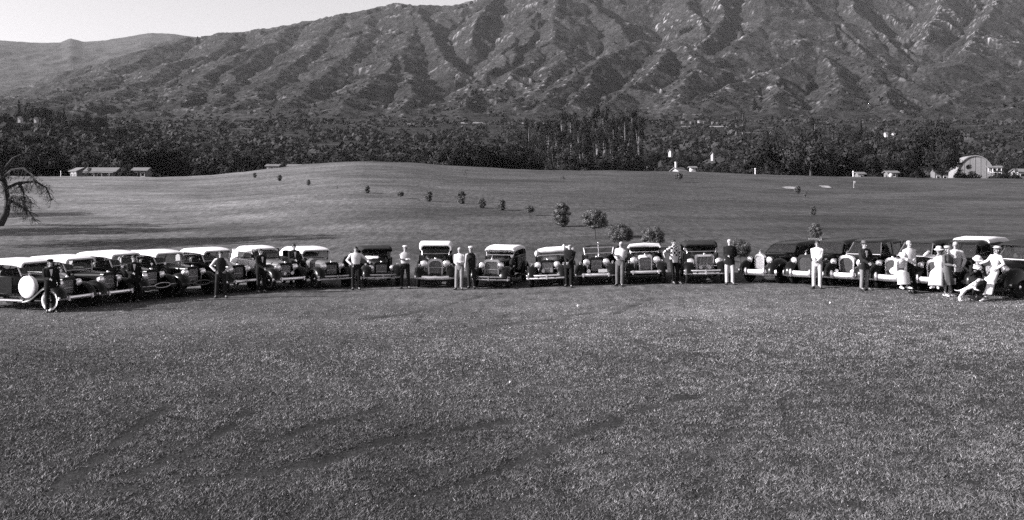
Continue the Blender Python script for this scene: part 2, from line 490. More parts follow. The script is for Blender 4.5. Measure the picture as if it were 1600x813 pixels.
# lawn and fairway
ys = np.concatenate([[-60, -35, -15, -5, 0, 4, 7], np.geomspace(9, 60, 210), np.geomspace(60.6, 262, 150)])
us = np.linspace(-0.85, 0.85, 430)
Yg, Ug = np.meshgrid(ys, us, indexing='ij')
Xg = Ug * (np.maximum(Yg, 0) + 25)
W = wear(Xg, Yg) * (1 - sstep(40, 60, Yg))
Zg = ground(Xg, Yg) - 0.02 * W
pxg = Xg / np.maximum(Yg, 10) * F + 800
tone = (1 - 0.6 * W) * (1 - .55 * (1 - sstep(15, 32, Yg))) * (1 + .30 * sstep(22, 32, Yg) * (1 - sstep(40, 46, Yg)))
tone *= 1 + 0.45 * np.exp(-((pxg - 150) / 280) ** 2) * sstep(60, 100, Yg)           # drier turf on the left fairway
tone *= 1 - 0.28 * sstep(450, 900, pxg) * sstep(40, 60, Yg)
# curved mower passes on the fairway
cx_, cy_ = Xg + 95, Yg - 20
rr_ = np.hypot(cx_, cy_ * .8) + 1.5 * fbm(Xg / 30, Yg / 30, 2, 61)
band = ridged(rr_ / 9.0, np.arctan2(cy_, cx_) * 1.2, 3, 67)
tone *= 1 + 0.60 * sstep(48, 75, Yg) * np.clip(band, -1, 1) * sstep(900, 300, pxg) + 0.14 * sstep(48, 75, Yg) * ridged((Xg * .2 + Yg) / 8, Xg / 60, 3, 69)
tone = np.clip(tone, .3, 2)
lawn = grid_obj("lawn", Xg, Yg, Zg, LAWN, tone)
tag(lawn, "wide mown grass lawn rising to a fairway knoll behind the cars", kind="structure")

# valley floor beyond the knoll
VAL = slope_material("valley_scrub", .006, .014, .2)
ys = np.geomspace(255, 1165, 230)
us = np.linspace(-0.95, 0.95, 520)
Yg, Ug = np.meshgrid(ys, us, indexing='ij'); Xg = Ug * Yg
Zg = ground(Xg, Yg) - 1.0 * (1 - sstep(255, 262, Yg)) - 0.6 * sstep(1152, 1165, Yg)
pale = np.clip(fbm(Xg / 70, Yg / 25, 4, 201) - 0.22, 0, 1) * 1.2
pxg = Ug * F + 800
pale += 0.8 * np.exp(-((pxg - 1545) / 36) ** 2 - ((Yg - 540) / 55) ** 2)           # dry pasture behind the round barn
valley_o = grid_obj("valley_floor", Xg, Yg, Zg, VAL, pale)
tag(valley_o, "scrubby valley floor between the fairway and the mountains", kind="structure")

# the mountain range
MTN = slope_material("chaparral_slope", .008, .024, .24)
ys = np.geomspace(1150, 4650, 520)
us = np.concatenate([np.linspace(-0.95, -0.60, 70)[:-1], np.linspace(-0.60, 0.60, 860), np.linspace(0.60, 0.95, 70)[1:]])
Yg, Ug = np.meshgrid(ys, us, indexing='ij'); Xg = Ug * Yg
Zg = terrain(Xg, Yg)
rk = fbm(Xg / 130, Yg / 130, 3, 301) + 0.9 * np.clip(ridged(Xg / 60, Yg / 120, 3, 311), -1, 1) - 0.55
rk = np.clip(rk, 0, 1) * sstep(0.05, 0.5, perlin(Xg / 9, Yg / 9, 333) + 0.35 * perlin(Xg / 4, Yg / 5, 334))
pxg = Ug * F + 800; pyg = HORIZON - (Zg - HC) / Yg * F
zone = 0.32 + 0.9 * np.exp(-((pxg - 1520) / 90) ** 2 - ((pyg - 20) / 50) ** 2) + 0.8 * np.exp(-((pxg - 860) / 120) ** 2 - ((pyg - 135) / 22) ** 2) \
    + 0.7 * np.exp(-((pxg - 760) / 40) ** 2 - ((pyg - 30) / 40) ** 2) + 0.8 * np.exp(-((pxg - 1130) / 140) ** 2 - ((pyg - 120) / 30) ** 2) + 0.7 * np.exp(-((pxg - 1090) / 80) ** 2 - ((pyg - 25) / 40) ** 2)
curv = np.zeros(Zg.shape)
for s_ in (3, 6):
    curv[s_:-s_, s_:-s_] += Zg[s_:-s_, s_:-s_] - .25 * (Zg[2 * s_:, s_:-s_] + Zg[:-2 * s_, s_:-s_] + Zg[s_:-s_, 2 * s_:] + Zg[s_:-s_, :-2 * s_])
rk = rk * (.18 + 1.2 * sstep(-.5, 3.5, curv)) + .8 * sstep(2.2, 6.5, curv) * sstep(.22, .65, perlin(Xg / 7, Yg / 10, 341) + .5 * perlin(Xg / 4, Yg / 5, 342)) * sstep(-.1, .4, fbm(Xg / 160, Yg / 160, 2, 345))
mtn = grid_obj("mountain", Xg, Yg, Zg, MTN, np.clip(rk * zone * 2.0, 0, 1))
tag(mtn, "rugged chaparral mountain with steep ridges and rocky gullies", kind="structure")

# the farther ridge at the left
ys = np.geomspace(3600, 7200, 150)
us = np.linspace(-1.0, 0.15, 420)
Yg, Ug = np.meshgrid(ys, us, indexing='ij'); Xg = Ug * Yg
sk_px = [-700, -200, 0, 60, 95, 110, 130, 165, 200, 235, 270, 300, 400, 600, 1100]
sk_py = [70, 66, 63, 67, 66, 60, 65, 63, 57, 51, 53, 57, 70, 90, 130]
skz = HC + (HORIZON - np.interp(Ug * F + 800, sk_px, sk_py)) / F * 6200
t = np.clip((Yg - 3600) / 2600, 0, 1.0)
Zg = 330 + (skz - 330) * t ** 0.9 - np.clip(Yg - 6200, 0, 2000) * 0.5
Zg += (45 * ridged(Xg / 520, Yg / 900, 4, 401, .55) - 20) * np.sin(np.pi * np.clip(t, 0, 1)) + 5 * fbm(Xg / 40, Yg / 40, 3, 411)
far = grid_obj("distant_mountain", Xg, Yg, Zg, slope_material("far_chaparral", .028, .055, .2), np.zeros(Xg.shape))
tag(far, "pale far ridge low on the left skyline", kind="structure")

# ------------------------------------------------------------------ turf blades
def make_grass():
    N = 1300000
    Y = np.exp(rng.uniform(math.log(10.3), math.log(47), N))
    X = rng.uniform(-1, 1, N) * (0.60 * Y + 1.5)
    clump = .6 * fbm(X * 4.5, Y * 3.2, 2, 17) + .6 * fbm(X * 1.4, Y * 1.6, 2, 19)
    w = wear(X, Y)
    keep = rng.random(N) < (1 - 0.8 * sstep(26, 43, Y)) * np.clip(0.85 + 1.1 * clump, 0.22, 1) * (1 - .70 * sstep(.15, .7, w))
    X, Y, w, clump = X[keep], Y[keep], w[keep], clump[keep]; N = len(X)
    Z = ground(X, Y) - 0.02 * w - 0.004
    h = rng.uniform(.016, .042, N) * (1 - .5 * w) * np.clip(1 + .8 * clump, .6, 1.6) * (1 - .55 * sstep(22, 38, Y))
    tall = rng.random(N) < 0.006; h = np.where(tall, h * 1.8, h)
    wd = rng.uniform(.0038, .0078, N) * (Y / 12) ** 0.6
    a = rng.uniform(0, 2 * np.pi, N); lean = rng.uniform(.4, 2.0, N) * h
    dx, dy = np.cos(a), np.sin(a)
    b = rng.uniform(0, 2 * np.pi, N); px_, py_ = np.cos(b) * wd, np.sin(b) * wd
    base = np.stack([X, Y, Z], -1)
    side = np.stack([px_, py_, np.zeros(N)], -1)
    tip = base + np.stack([dx * lean, dy * lean, h], -1)
    V = np.stack([base - side, base + side, tip], 1).reshape(-1, 3)
    T = np.arange(N * 3).reshape(N, 3)
    br = np.exp(rng.normal(0, .54, N)) * (1 + .6 * clump) * (1 - .6 * w)
    br = np.where(rng.random(N) < .03, br * 2.3, br)
    br *= np.clip(1 + .55 * fbm(X / 2.6, Y / 3.5, 3, 29) + .28 * fbm(X / 9, Y / 7, 2, 37), .4, 2) 
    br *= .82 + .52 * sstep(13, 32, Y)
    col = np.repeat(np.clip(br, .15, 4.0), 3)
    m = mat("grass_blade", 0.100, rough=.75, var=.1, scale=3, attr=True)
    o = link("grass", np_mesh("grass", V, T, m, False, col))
    tag(o, "short coarse turf covering the foreground lawn", kind="stuff")
make_grass()
# ------------------------------------------------------------------ car materials
PAINT = mat("black_paint", .006, rough=.25, var=.3, scale=3, coat=.02)
PAINT2 = mat("dark_paint", .014, rough=.3, var=.3, scale=3, coat=.02)
PAINT3 = mat("grey_paint", .10, rough=.35, var=.2, scale=3, coat=.02)
PALE = mat("cream_paint", .62, rough=.35, var=.06, scale=2, coat=.02)
CHROME = mat("chrome", .82, rough=.22, metal=1, var=.06, scale=12)
BCHROME = mat("bumper_chrome", .85, rough=.38, metal=1, var=.05, scale=12)
CHROME_D = mat("dull_nickel", .45, rough=.4, metal=1, var=.15, scale=12)
CANVAS = mat("pale_canvas", .6, rough=.9, var=.05, scale=5, bump=.2)
CANVAS_D = mat("dark_canvas", .02, rough=.9, var=.25, scale=8, bump=.3)
RUBBER = mat("tyre_rubber", .012, rough=.85, var=.2, scale=14)
WHITEWALL = mat("whitewall", .7, rough=.7, var=.08, scale=9)
GLASS = mat("car_glass", .03, rough=.04, var=.1, trans=.62)
LENS = mat("lamp_lens", .88, rough=.3, metal=.75, var=.1, scale=30)
CORE = mat("radiator_core", .014, rough=.5, var=.5, scale=60, bump=.4)
LEATHER = mat("seat_leather", .03, rough=.6, var=.3, scale=9)
WHITE_P = mat("white_enamel", .75, rough=.4, var=.05)
PLATE = mat("number_plate_enamel", .35, rough=.5, var=.35, scale=40)
WOODRIM = mat("wheel_spokes", .12, rough=.5, var=.2)

def arc_ring(y, w, z0, z1, rt, n=5, wb=None, rb=.04):
    """section of a bonnet or body: rounded top corners, flat bottom (clockwise)"""
    wb = w if wb is None else wb
    pts = []
    h, hb = w / 2, wb / 2
    pts.append((-hb, y, z0)); 
    for i in range(n + 1):
        a = math.pi - (math.pi / 2) * i / n
        pts.append((-h + rt + rt * math.cos(a), y, z1 - rt + rt * math.sin(a)))
    for i in range(n + 1):
        a = math.pi / 2 - (math.pi / 2) * i / n
        pts.append((h - rt + rt * math.cos(a), y, z1 - rt + rt * math.sin(a)))
    pts.append((hb, y, z0))
    return pts

def fender(path, xi, xo, crown, drop, side, th=.018, nx=7):
    """swept mudguard: path in (y,z), section runs from the body out to the lip"""
    b = MB(); rings = []
    P_ = [Vector((0, y, z)) for y, z in path]
    # resample
    pts = []
    for i in range(len(P_) - 1):
        p0 = P_[max(i - 1, 0)]; p1 = P_[i]; p2 = P_[i + 1]; p3 = P_[min(i + 2, len(P_) - 1)]
        for k in range(3):
            t = k / 3
            pts.append(0.5 * ((2 * p1) + (p2 - p0) * t + (2 * p0 - 5 * p1 + 4 * p2 - p3) * t * t + (3 * p1 - p0 - 3 * p2 + p3) * t ** 3))
    pts.append(P_[-1])
    for i, p in enumerate(pts):
        t = (pts[min(i + 1, len(pts) - 1)] - pts[max(i - 1, 0)]).normalized()
        nrm = Vector((0, -t.z, t.y))
        if nrm.z < 0 and abs(t.y) > .2: nrm = -nrm
        top, bot = [], []
        for j in range(nx):
            s = -1 + 2 * j / (nx - 1)
            x = side * (xi + (xo - xi) * (j / (nx - 1)))
            off = crown * (1 - s * s) - (drop * max(0, (s - .35) / .65) ** 2)
            q = p + nrm * off; top.append((x, q.y, q.z))
            q = p + nrm * (off - th); bot.append((x, q.y, q.z))
        rings.append(top + bot[::-1])
    b.loft(rings); return b

WHEELS = {}
def wheel_mesh(R, style, white):
    key = (R, style, white)
    if key in WHEELS: return WHEELS[key]
    ty = MB(); w = .075
    ty.lathe([(R * .70, -w * .7), (R * .80, -w), (R * .93, -w * .95), (R, -w * .5), (R, w * .5), (R * .93, w * .95), (R * .80, w), (R * .70, w * .7)], 28, 'x')
    rim = MB()
    if style == 'disc':
        rim.lathe([(R * .72, -.05), (R * .70, .05), (R * .58, .06), (R * .5, .035), (R * .3, .045), (.02, .05)], 24, 'x')
    else:
        rim.lathe([(R * .73, -.05), (R * .73, .055), (R * .64, .055), (R * .64, -.05)], 24, 'x', cap=False)
        for k in range(12):
            a = 2 * math.pi * k / 12
            rim.tube([(0, .05 * math.cos(a), .05 * math.sin(a)), (.01, R * .68 * math.cos(a), R * .68 * math.sin(a))], [.022, .016], 5)
        rim.lathe([(.07, -.05), (.07, .04), (.02, .05)], 12, 'x')
    hub = MB(); hub.lathe([(.075, .04), (.07, .075), (.04, .095), (.01, .10)], 14, 'x')
    ww = MB(); ww.lathe([(R * .72, w * .80), (R * .80, w * 1.03), (R * .90, w * 1.0)], 28, 'x', cap=False)
    WHEELS[key] = (ty.mesh("tyre", RUBBER), rim.mesh("wheel", PAINT2 if style == 'disc' else WOODRIM), hub.mesh("hub_cap", CHROME), ww.mesh("whitewall", WHITEWALL) if white else None)
    return WHEELS[key]

def add_wheel(root, loc, side, R, style, white, name="wheel", steer=0):
    ty, rim, hub, ww = wheel_mesh(R, style, white)
    w = link(name, rim, root, loc, (0, 0, (0 if side > 0 else math.pi) + steer))
    link("tyre", ty, w); link("hub_cap", hub, w)
    if ww: link("whitewall", ww, w)
    return w

def add_headlight(root, loc, r, deep, body_m, pod=False):
    b = MB(); x, y, z = loc
    prof = [(r * .92, -.02), (r, .0), (r * 1.02, .03), (r * .9, deep * .5), (r * .55, deep * .85), (.02, deep)]
    b.lathe(prof, 18, 'y')
    if not pod: b.tube([(0, deep * .4, -r * .7), (0, deep * .45, -r - .16)], .025, 6)
    h = b.build("headlight", body_m, root, loc=loc)
    l = MB(); l.lathe([(r * .93, -.022), (r * .8, -.045), (r * .45, -.065), (.01, -.07)], 18, 'y')
    l.build("lens", LENS, h)
    rim = MB(); rim.lathe([(r * .90, -.03), (r * 1.04, -.03), (r * 1.06, .0), (r * 1.0, .012)], 18, 'y', cap=False)
    rim.build("lamp_rim", CHROME, h)

def bar_path(w, bow, z, y, n=9):
    return [((-1 + 2 * i / (n - 1)) * w / 2, y + bow * (-1 + 2 * i / (n - 1)) ** 2, z) for i in range(n)]

def add_bumper(root, style, w, z, m):
    b = MB()
    if style == 'double':
        for dz in (.055, -.055): b.tube(bar_path(w, .12, z + dz, .03), (.018, .036), 6)
        o = b.build("bumper", m, root)
        for x in (-.46 * w, 0, .46 * w):
            c = MB(); c.box((x, .03 + .12 * (2 * x / w) ** 2 - .025, z), (.055, .05, .19)); c.build("bumper_clamp", m, o)
    elif style == 'loop':
        pts = [(math.cos(a) * .36, .02, z + .09 * math.sin(a)) for a in [2 * math.pi * i / 20 for i in range(21)]]
        b.tube(pts, .02, 6); b.tube([(-w / 2, .1, z), (-.36, .03, z)], .02, 6); b.tube([(.36, .03, z), (w / 2, .1, z)], .02, 6)
        o = b.build("bumper", m, root)
    elif style == 'wave':
        b.tube([(x, .03 + .1 * (2 * x / w) ** 2, z + .05 * abs(2 * x / w) - .05 + .03 * math.exp(-(x / .1) ** 2)) for x in np.linspace(-w / 2, w / 2, 15)], (.03, .075), 8)
        o = b.build("bumper", m, root)
    elif style == 'heavy':
        b.tube(bar_path(w, .16, z, .03, 11), (.05, .115), 8)
        o = b.build("bumper", m, root)
        for x in (-.24 * w, .24 * w):
            c = MB(); c.tube([(x, -.02, z - .1), (x, -.045, z), (x, -.035, z + .1), (x, .0, z + .17)], [.035, .05, .05, .035], 8); c.build("overrider", m, o)
    else:
        b.tube(bar_path(w, .1, z, .03), (.028, .06), 8)
        o = b.build("bumper", m, root)
        for x in (-.3 * w, .3 * w):
            c = MB(); c.box((x, .0, z), (.05, .06, .16)); c.build("bumper_clamp", m, o)
    for x in (-.34, .34):
        arm = MB(); arm.box((x, .33, z - .01), (.06, .6, .06)); arm.build("bumper_bracket", PAINT, o)
    return o

def tub(b, y0, y1, w, z0, z1, taper_f=.92, taper_r=.8, rnd=.10):
    def sec(y, ww, zt, zb=z0):
        h = ww / 2; r = rnd
        pts = []
        for sx, sz in ((-1, -1), (-1, 1), (1, 1), (1, -1)):
            cx, cz = sx * (h - r), (zt - r * .5 if sz > 0 else zb + r)
            rr = r if sz < 0 else r * .5
            base = {(-1, -1): 1.5 * math.pi, (-1, 1): math.pi, (1, 1): .5 * math.pi, (1, -1): 0}[(sx, sz)]
            cx = sx * (h - rr)
            for k in range(4):
                a = base - (math.pi / 2) * k / 3
                pts.append((cx + rr * math.cos(a), y, cz + rr * math.sin(a)))
        return pts
    L = y1 - y0
    b.loft([sec(y0, w * taper_f, z1 - .04), sec(y0 + .12 * L, w * .97, z1 - .01), sec(y0 + .4 * L, w, z1), sec(y0 + .75 * L, w, z1),
            sec(y0 + .92 * L, w * .95, z1 - .01), sec(y1, w * taper_r, z1 - .08, z0 + .1)])

def build_car(s):
    d = dict(era='old', roof='canvas', roof_m=CANVAS, paint=PAINT, fpaint=None, bumper='double', bm=CHROME, bz=.46, wheel='spoke', white=False,
             hood=1.35, rw=.58, rh=1.12, rad_m=CHROME, core_m=CORE, roofz=1.86, belt=1.16, lamp_r=.125, lamp_m=CHROME, lampz=.90, lampx=.40,
             spare=None, hood_m=None, body_m=None, shape='flat', wscreen=True, L=4.75, mascot=False, splate=False, roof_curtain=None, visor=False)
    d.update(s); g = lambda k: d[k]
    X, Y, Z = at(d['px'], d['Y'])
    M = ground_frame(X, Y, math.radians(d['th']))
    root = empty(d['name'], d['label'], "car", "vintage cars parked in a curved row", mat=M)
    paint = d['paint']; fp = d['fpaint'] or paint; hm = d['hood_m'] or paint; bodm = d['body_m'] or paint
    R = .385 if d['era'] == 'old' else .36
    ya = .58 if d['era'] == 'old' else .72
    yr = ya + d['L'] - 1.62
    yrad = ya + (.02 if d['era'] == 'old' else -.32)
    yc = yrad + d['hood'] + .06
    tr = .71
    W = 1.44 if d['era'] == 'old' else 1.56
    # wheels
    for sx in (-1, 1):
        for yy in (ya, yr): add_wheel(root, (sx * tr, yy, R), sx, R, d['wheel'], d['white'])
    # chassis
    b = MB()
    for sx in (-1, 1): b.box((sx * .38, d['L'] / 2, .46), (.08, d['L'] - .5, .13))
    b.tube([(-tr, ya, R), (tr, ya, R)], .04, 8); b.tube([(-tr, yr, R), (tr, yr, R)], .05, 8)
    b.box((0, ya + 1.0, .42), (.5, 1.1, .22)); b.box((0, d['L'] / 2 + .5, .5), (1.1, d['L'] - 1.9, .06))
    b.build("chassis", PAINT, root)
    # mudguards
    if d['era'] == 'old':
        fpath = [(ya - .50, .44), (ya - .44, .62), (ya - .26, .79), (ya, .86), (ya + .28, .79), (ya + .55, .60), (ya + .82, .43), (ya + 1.12, .37)]
        rpath = [(yr - .72, .37), (yr - .52, .56), (yr - .26, .78), (yr, .86), (yr + .28, .79), (yr + .50, .56)]
        for sx in (-1, 1):
            fender(fpath, .46, .86, .05, .07, sx).build("fender", fp, root)
            fender(rpath, .60, .86, .05, .07, sx).build("fender", fp, root)
        ry0, ry1 = ya + 1.08, yr - .68
    else:
        fpath = [(ya - .62, .40), (ya - .58, .60), (ya - .40, .78), (ya - .08, .87), (ya + .26, .84), (ya + .58, .68), (ya + .86, .48), (ya + 1.12, .37)]
        rpath = [(yr - .74, .37), (yr - .54, .60), (yr - .26, .80), (yr + .05, .86), (yr + .36, .76), (yr + .62, .50)]
        for sx in (-1, 1):
            fender(fpath, .36, .89, .10, .26, sx, nx=9).build("fender", fp, root)
            fender(rpath, .60, .89, .08, .26, sx, nx=9).build("fender", fp, root)
        ry0, ry1 = ya + 1.08, yr - .70
    for sx in (-1, 1):
        rb = MB(); rb.box((sx * .72, (ry0 + ry1) / 2, .355), (.30, ry1 - ry0, .035)); rb.box((sx * .862, (ry0 + ry1) / 2, .357), (.022, ry1 - ry0 + .004, .05))
        rb.build("running_board", CHROME_D if d.get('bright_board') else PAINT2, root)
    # radiator
    rw, rh = d['rw'], d['rh']
    shp = d['shape']
    def radring(y, k, zt, zb, point=0):
        r = arc_ring(y, rw * k, zb, zt, min(.10 if shp != 'round' else .2, rw * k * .45), 5, wb=rw * k * (.9 if shp != 'flat' else 1))
        if point: r = [(x, yy - point * (1 - abs(2 * x / rw)), z) for x, yy, z in r]
        return r
    pt = .09 if shp == 'vee' else 0
    shell = MB()
    outer0 = radring(yrad - .06, 1.0, rh, .50, pt); outer1 = radring(yrad + .09, 1.0, rh, .50)
    inner0 = radring(yrad - .062, .82, rh - .085, .545, pt * .85); inner1 = radring(yrad - .02, .82, rh - .085, .545, pt * .85)
    shell.loft([outer1, outer0, inner0, inner1], cap=False)
    rad = shell.build("radiator_shell", d['rad_m'], root, angle=30)
    core = MB(); core.loft([inner1, radring(yrad + .03, .82, rh - .085, .545, pt * .85)])
    c = core.build("radiator_core", d['core_m'], rad, angle=20)
    bars = MB(); nb = 11 if d['era'] == 'old' else 15
    for k in range(nb):
        x = (-.5 + (k + .5) / nb) * rw * .78
        bars.box((x, yrad - .035 - pt * .85 * (1 - abs(2 * x / rw)), (rh + .46) / 2), (.012, .012, rh - .68))
    bars.build("grille_bars", d.get('bars_m', CHROME_D), rad)
    cap = MB(); cap.lathe([(.045, rh), (.045, rh + .03), (.03, rh + .05), (.012, rh + .055)], 10, 'z', c=(0, yrad + .01, 0))
    if d['mascot']: cap.tube([(0, yrad + .03, rh + .05), (0, yrad - .02, rh + .11), (0, yrad + .10, rh + .17)], [.015, .03, .01], 6)
    cap.build("radiator_cap", CHROME, rad)
    # bonnet
    b = MB(); cw = 1.0 if d['era'] == 'old' else 1.12
    zt0, zt1 = rh - .01, d['belt'] + (.03 if d['era'] == 'old' else .02)
    rings = []
    for k in range(5):
        t = k / 4
        rings.append(arc_ring(yrad + .09 + t * d['hood'], rw * .98 + (cw - rw * .98) * t ** 1.1, .55, zt0 + (zt1 - zt0) * t, .12 + .12 * t if d['era'] == 'old' else .2 + .1 * t, 5))
    b.loft(rings); hood = b.build("hood", hm, root, angle=35)
    for sx in (-1, 1):
        lv = MB()
        for k in range(11):
            t = .25 + .055 * k; x = sx * ((rw * .98 + (cw - rw * .98) * t ** 1.1) / 2 + .004)
            lv.box((x, yrad + .09 + t * d['hood'], .83), (.016, .03, .26), Matrix.Rotation(sx * .35, 3, 'Z'))
        lv.build("hood_louvers", hm, hood)
    if d.get('strip'):
        for sx in (-1, 1):
            st = MB(); st.box((sx * (cw * .46), yrad + .75 * d['hood'], 1.0), (.03, .7, .03), Matrix.Rotation(-sx * .13, 3, 'Z')); st.build("hood_trim", CHROME, hood)
    # lamps
    pod = d['era'] != 'old'
    for sx in (-1, 1):
        add_headlight(root, (sx * d['lampx'], yrad - (.10 if not pod else .02), d['lampz']), d['lamp_r'], .22 if not pod else .34, d['lamp_m'] if not pod else fp, pod)
    if not pod:
        b = MB(); b.tube([(-d['lampx'] - .16, yrad + .02, d['lampz'] - .20), (0, yrad - .05, d['lampz'] - .17), (d['lampx'] + .16, yrad + .02, d['lampz'] - .20)], .02, 6)
        b.build("lamp_bar", CHROME_D, root)
    if d.get('fender_lamps'):
        for sx in (-1, 1):
            b = MB(); b.ellipsoid((0, 0, 0), (.05, .08, .05), 8, 5); b.build("parking_lamp", CHROME, root, loc=(sx * .67, ya - .02, .93 if not pod else .985))
    if d.get('fog'):
        for sx in (-1, 1):
            b = MB(); b.lathe([(.075, -.02), (.085, 0), (.06, .07), (.01, .09)], 12, 'y'); f_ = b.build("fog_lamp", LENS, root, loc=(sx * .30, .16, .60))
    for sx in ((-1, 1) if d.get('horns') else ()):
        b = MB(); b.lathe([(.07, -.14), (.05, -.10), (.025, 0), (.02, .15)], 10, 'y'); b.build("horn", CHROME, root, loc=(sx * .17, yrad - .13, .66))
    add_bumper(root, d['bumper'], 1.72, d['bz'], BCHROME if d['bm'] is CHROME else d['bm'])
    if d['splate']:
        b = MB(); b.box((d.get('platex', .30), .0, d.get('platez', .33)), (.36, .012, .13)); b.build("number_plate", PLATE, root)
    # front apron between the mudguards
    b = MB(); b.loft([[(-.46, .16, .47), (.46, .16, .47), (.46, .15, .44), (-.46, .15, .44)], [(-.46, yrad - .02, .56), (.46, yrad - .02, .56), (.46, yrad - .02, .52), (-.46, yrad - .02, .52)]])
    b.build("front_apron", fp, root, angle=20)
    # body
    b = MB(); yb = d['L'] - (.35 if d['era'] == 'old' else .12)
    tub(b, yc - .03, yb, W, .50, d['belt'], cw / W)
    body = b.build("body", bodm, root)
    for sx in (-1, 1):
        for k, (a0, a1) in enumerate(((yc + .28, yc + 1.02), (yc + 1.08, yc + 1.85)) if d['L'] > 4.4 else ((yc + .3, yc + 1.25),)):
            dr = MB(); dr.box((sx * (W / 2 + .004), (a0 + a1) / 2, .5 + (d['belt'] - .5) * .52), (.012, a1 - a0, (d['belt'] - .56) * .9))
            do = dr.build("door", bodm, root, angle=30)
            hd = MB(); hd.box((sx * (W / 2 + .03), a1 - .1, d['belt'] - .14), (.03, .11, .025)); hd.build("handle", CHROME, do)
    # seats and wheel
    st = MB()
    for yy in (yc + .95, yc + 1.95) if d['L'] > 4.4 else (yc + .95,):
        st.loft([arc_ring(yy, W - .3, d['belt'] - .25, d['belt'] + .16, .09, 3), arc_ring(yy + .14, W - .3, d['belt'] - .25, d['belt'] + .18, .09, 3)])
    st.build("seat", LEATHER, root)
    sw = MB(); cx, cy, cz = -.33, yc + .42, d['belt'] + .06
    sw.tube([(cx + .2 * math.cos(a), cy + .1 * math.sin(a), cz + .17 * math.sin(a)) for a in [2 * math.pi * i / 16 for i in range(17)]], .014, 5)
    sw.tube([(cx, cy, cz), (cx, cy - .3, cz - .25)], .015, 5); sw.tube([(cx - .2, cy, cz), (cx + .2, cy, cz)], .01, 4)
    sw.build("steering_wheel", PAINT, root)
    # windscreen
    rz = d['roofz']; ywt = yc + (.14 if d['era'] == 'old' else .42)
    wb_, wt_ = (W * .40, W * .44) if d['era'] == 'old' else (W * .42, W * .34)
    zws = rz - .10
    if d['wscreen']:
        b = MB(); fr = d.get('ws_m', CHROME_D if d['roof'] in ('canvas', 'none') else paint); tk = .022
        for sx in (-1, 1): b.tube([(sx * wb_, yc, d['belt'] - .02), (sx * wt_, ywt, zws)], tk, 6)
        b.tube([(-wt_, ywt, zws), (wt_, ywt, zws)], tk, 6); b.tube([(-wb_, yc + .004, d['belt'] + .03), (wb_, yc + .004, d['belt'] + .03)], tk, 6)
        if d.get('split'): b.tube([(0, yc, d['belt']), (0, ywt, zws)], .015, 5)
        ws = b.build("windshield", fr, root)
        gl = MB(); gl.loft([[(-wb_, yc + .004, d['belt'] + .03), (wb_, yc + .004, d['belt'] + .03), (wb_, yc + .012, d['belt'] + .03), (-wb_, yc + .012, d['belt'] + .03)],
                            [(-wt_, ywt - .004, zws), (wt_, ywt - .004, zws), (wt_, ywt + .004, zws), (-wt_, ywt + .004, zws)]])
        gl.build("glass", GLASS, ws, angle=0)
        if d.get('mirror'):
            mr = MB(); mr.box((0, ywt + .05, zws - .06), (.2, .03, .06)); mr.build("mirror", WHITE_P, ws)
    # tops
    yre = yb - .02
    def roof_shell(m, y0, y1, w0, wm, z, dome, th=.05, rear_drop=0, name="roof", nr=9, valance=.09, cs=.13):
        b = MB(); rings = []
        for i in range(nr):
            t = i / (nr - 1); y = y0 + (y1 - y0) * t
            ww = w0 + (wm - w0) * min(1, t * 3); ww *= 1 - .10 * max(0, t - .75) / .25
            zt = z + dome * (1 - (2 * t - 1) ** 2) - rear_drop * max(0, (t - .62) / .38) ** 2 - .03 * max(0, .12 - t) / .12
            top = arc_ring(y, ww, zt - valance - cs * .3, zt, cs, 5)
            top = [(x, yy, zz + .05 * (1 - (2 * x / ww) ** 2)) for x, yy, zz in top]
            inn = [(x * (1 - th / ww * 2), yy, zz - (th if zz > zt - cs else 0)) for x, yy, zz in top]
            rings.append(top + inn[::-1])
        b.loft(rings); return b.build(name, m, root, angle=45)
    if d['roof'] == 'canvas':
        rs = roof_shell(d['roof_m'], ywt - .22, yre - .05, W * .93, W * 1.02, rz - .02, .06, rear_drop=.20, name="canvas_top", valance=d.get('valance', .10))
        b = MB()   # rear curtain and quarter
        qm = d['roof_curtain'] or d['roof_m']
        for sx in (-1, 1):
            q0 = yre - d.get('quarter', .55)
            b.loft([[(sx * W * .50, q0, d['belt'] + .02), (sx * W * .50, q0, rz - .12), (sx * (W * .50 - .03), q0, rz - .12), (sx * (W * .50 - .03), q0, d['belt'] + .02)],
                    [(sx * W * .46, yre - .05, d['belt'] - .02), (sx * W * .46, yre - .10, rz - .28), (sx * (W * .46 - .03), yre - .10, rz - .28), (sx * (W * .46 - .03), yre - .05, d['belt'] - .02)]])
        for seg in ((-.66, -.26, d['belt'], rz - .27), (.26, .66, d['belt'], rz - .27), (-.26, .26, d['belt'], d['belt'] + .2), (-.26, .26, rz - .4, rz - .27)):
            b.box(((seg[0] + seg[1]) / 2, yre - .07, (seg[2] + seg[3]) / 2), (seg[1] - seg[0], .028, seg[3] - seg[2]))
        b.build("rear_curtain", qm, root, angle=30)
        for yy in (yc + 1.0, yc + 1.75) if d['L'] > 4.4 else (yc + .95,):
            for sx in (-1, 1):
                b = MB(); b.tube([(sx * W * .475, yy + .25, d['belt'] - .02), (sx * W * .475, yy, rz - .1)], .018, 5); b.build("top_bow", PAINT2, root)
    elif d['roof'] == 'closed':
        dome = .05; drop = d.get('drop', .34)
        wr0, wrm = (W * .86, W * .90)
        rs = roof_shell(d['roof_m'], ywt - .04, yre - .10, wr0, wrm, rz - .06, dome, rear_drop=drop, name="roof", valance=.06, cs=.2, th=.06)
        pm = d['roof_m'] if d.get('pillar_roof') else bodm
        ys_ = [yc + .95, yc + 1.85, yre - .62] if d['L'] > 4.4 else [yc + 1.25]
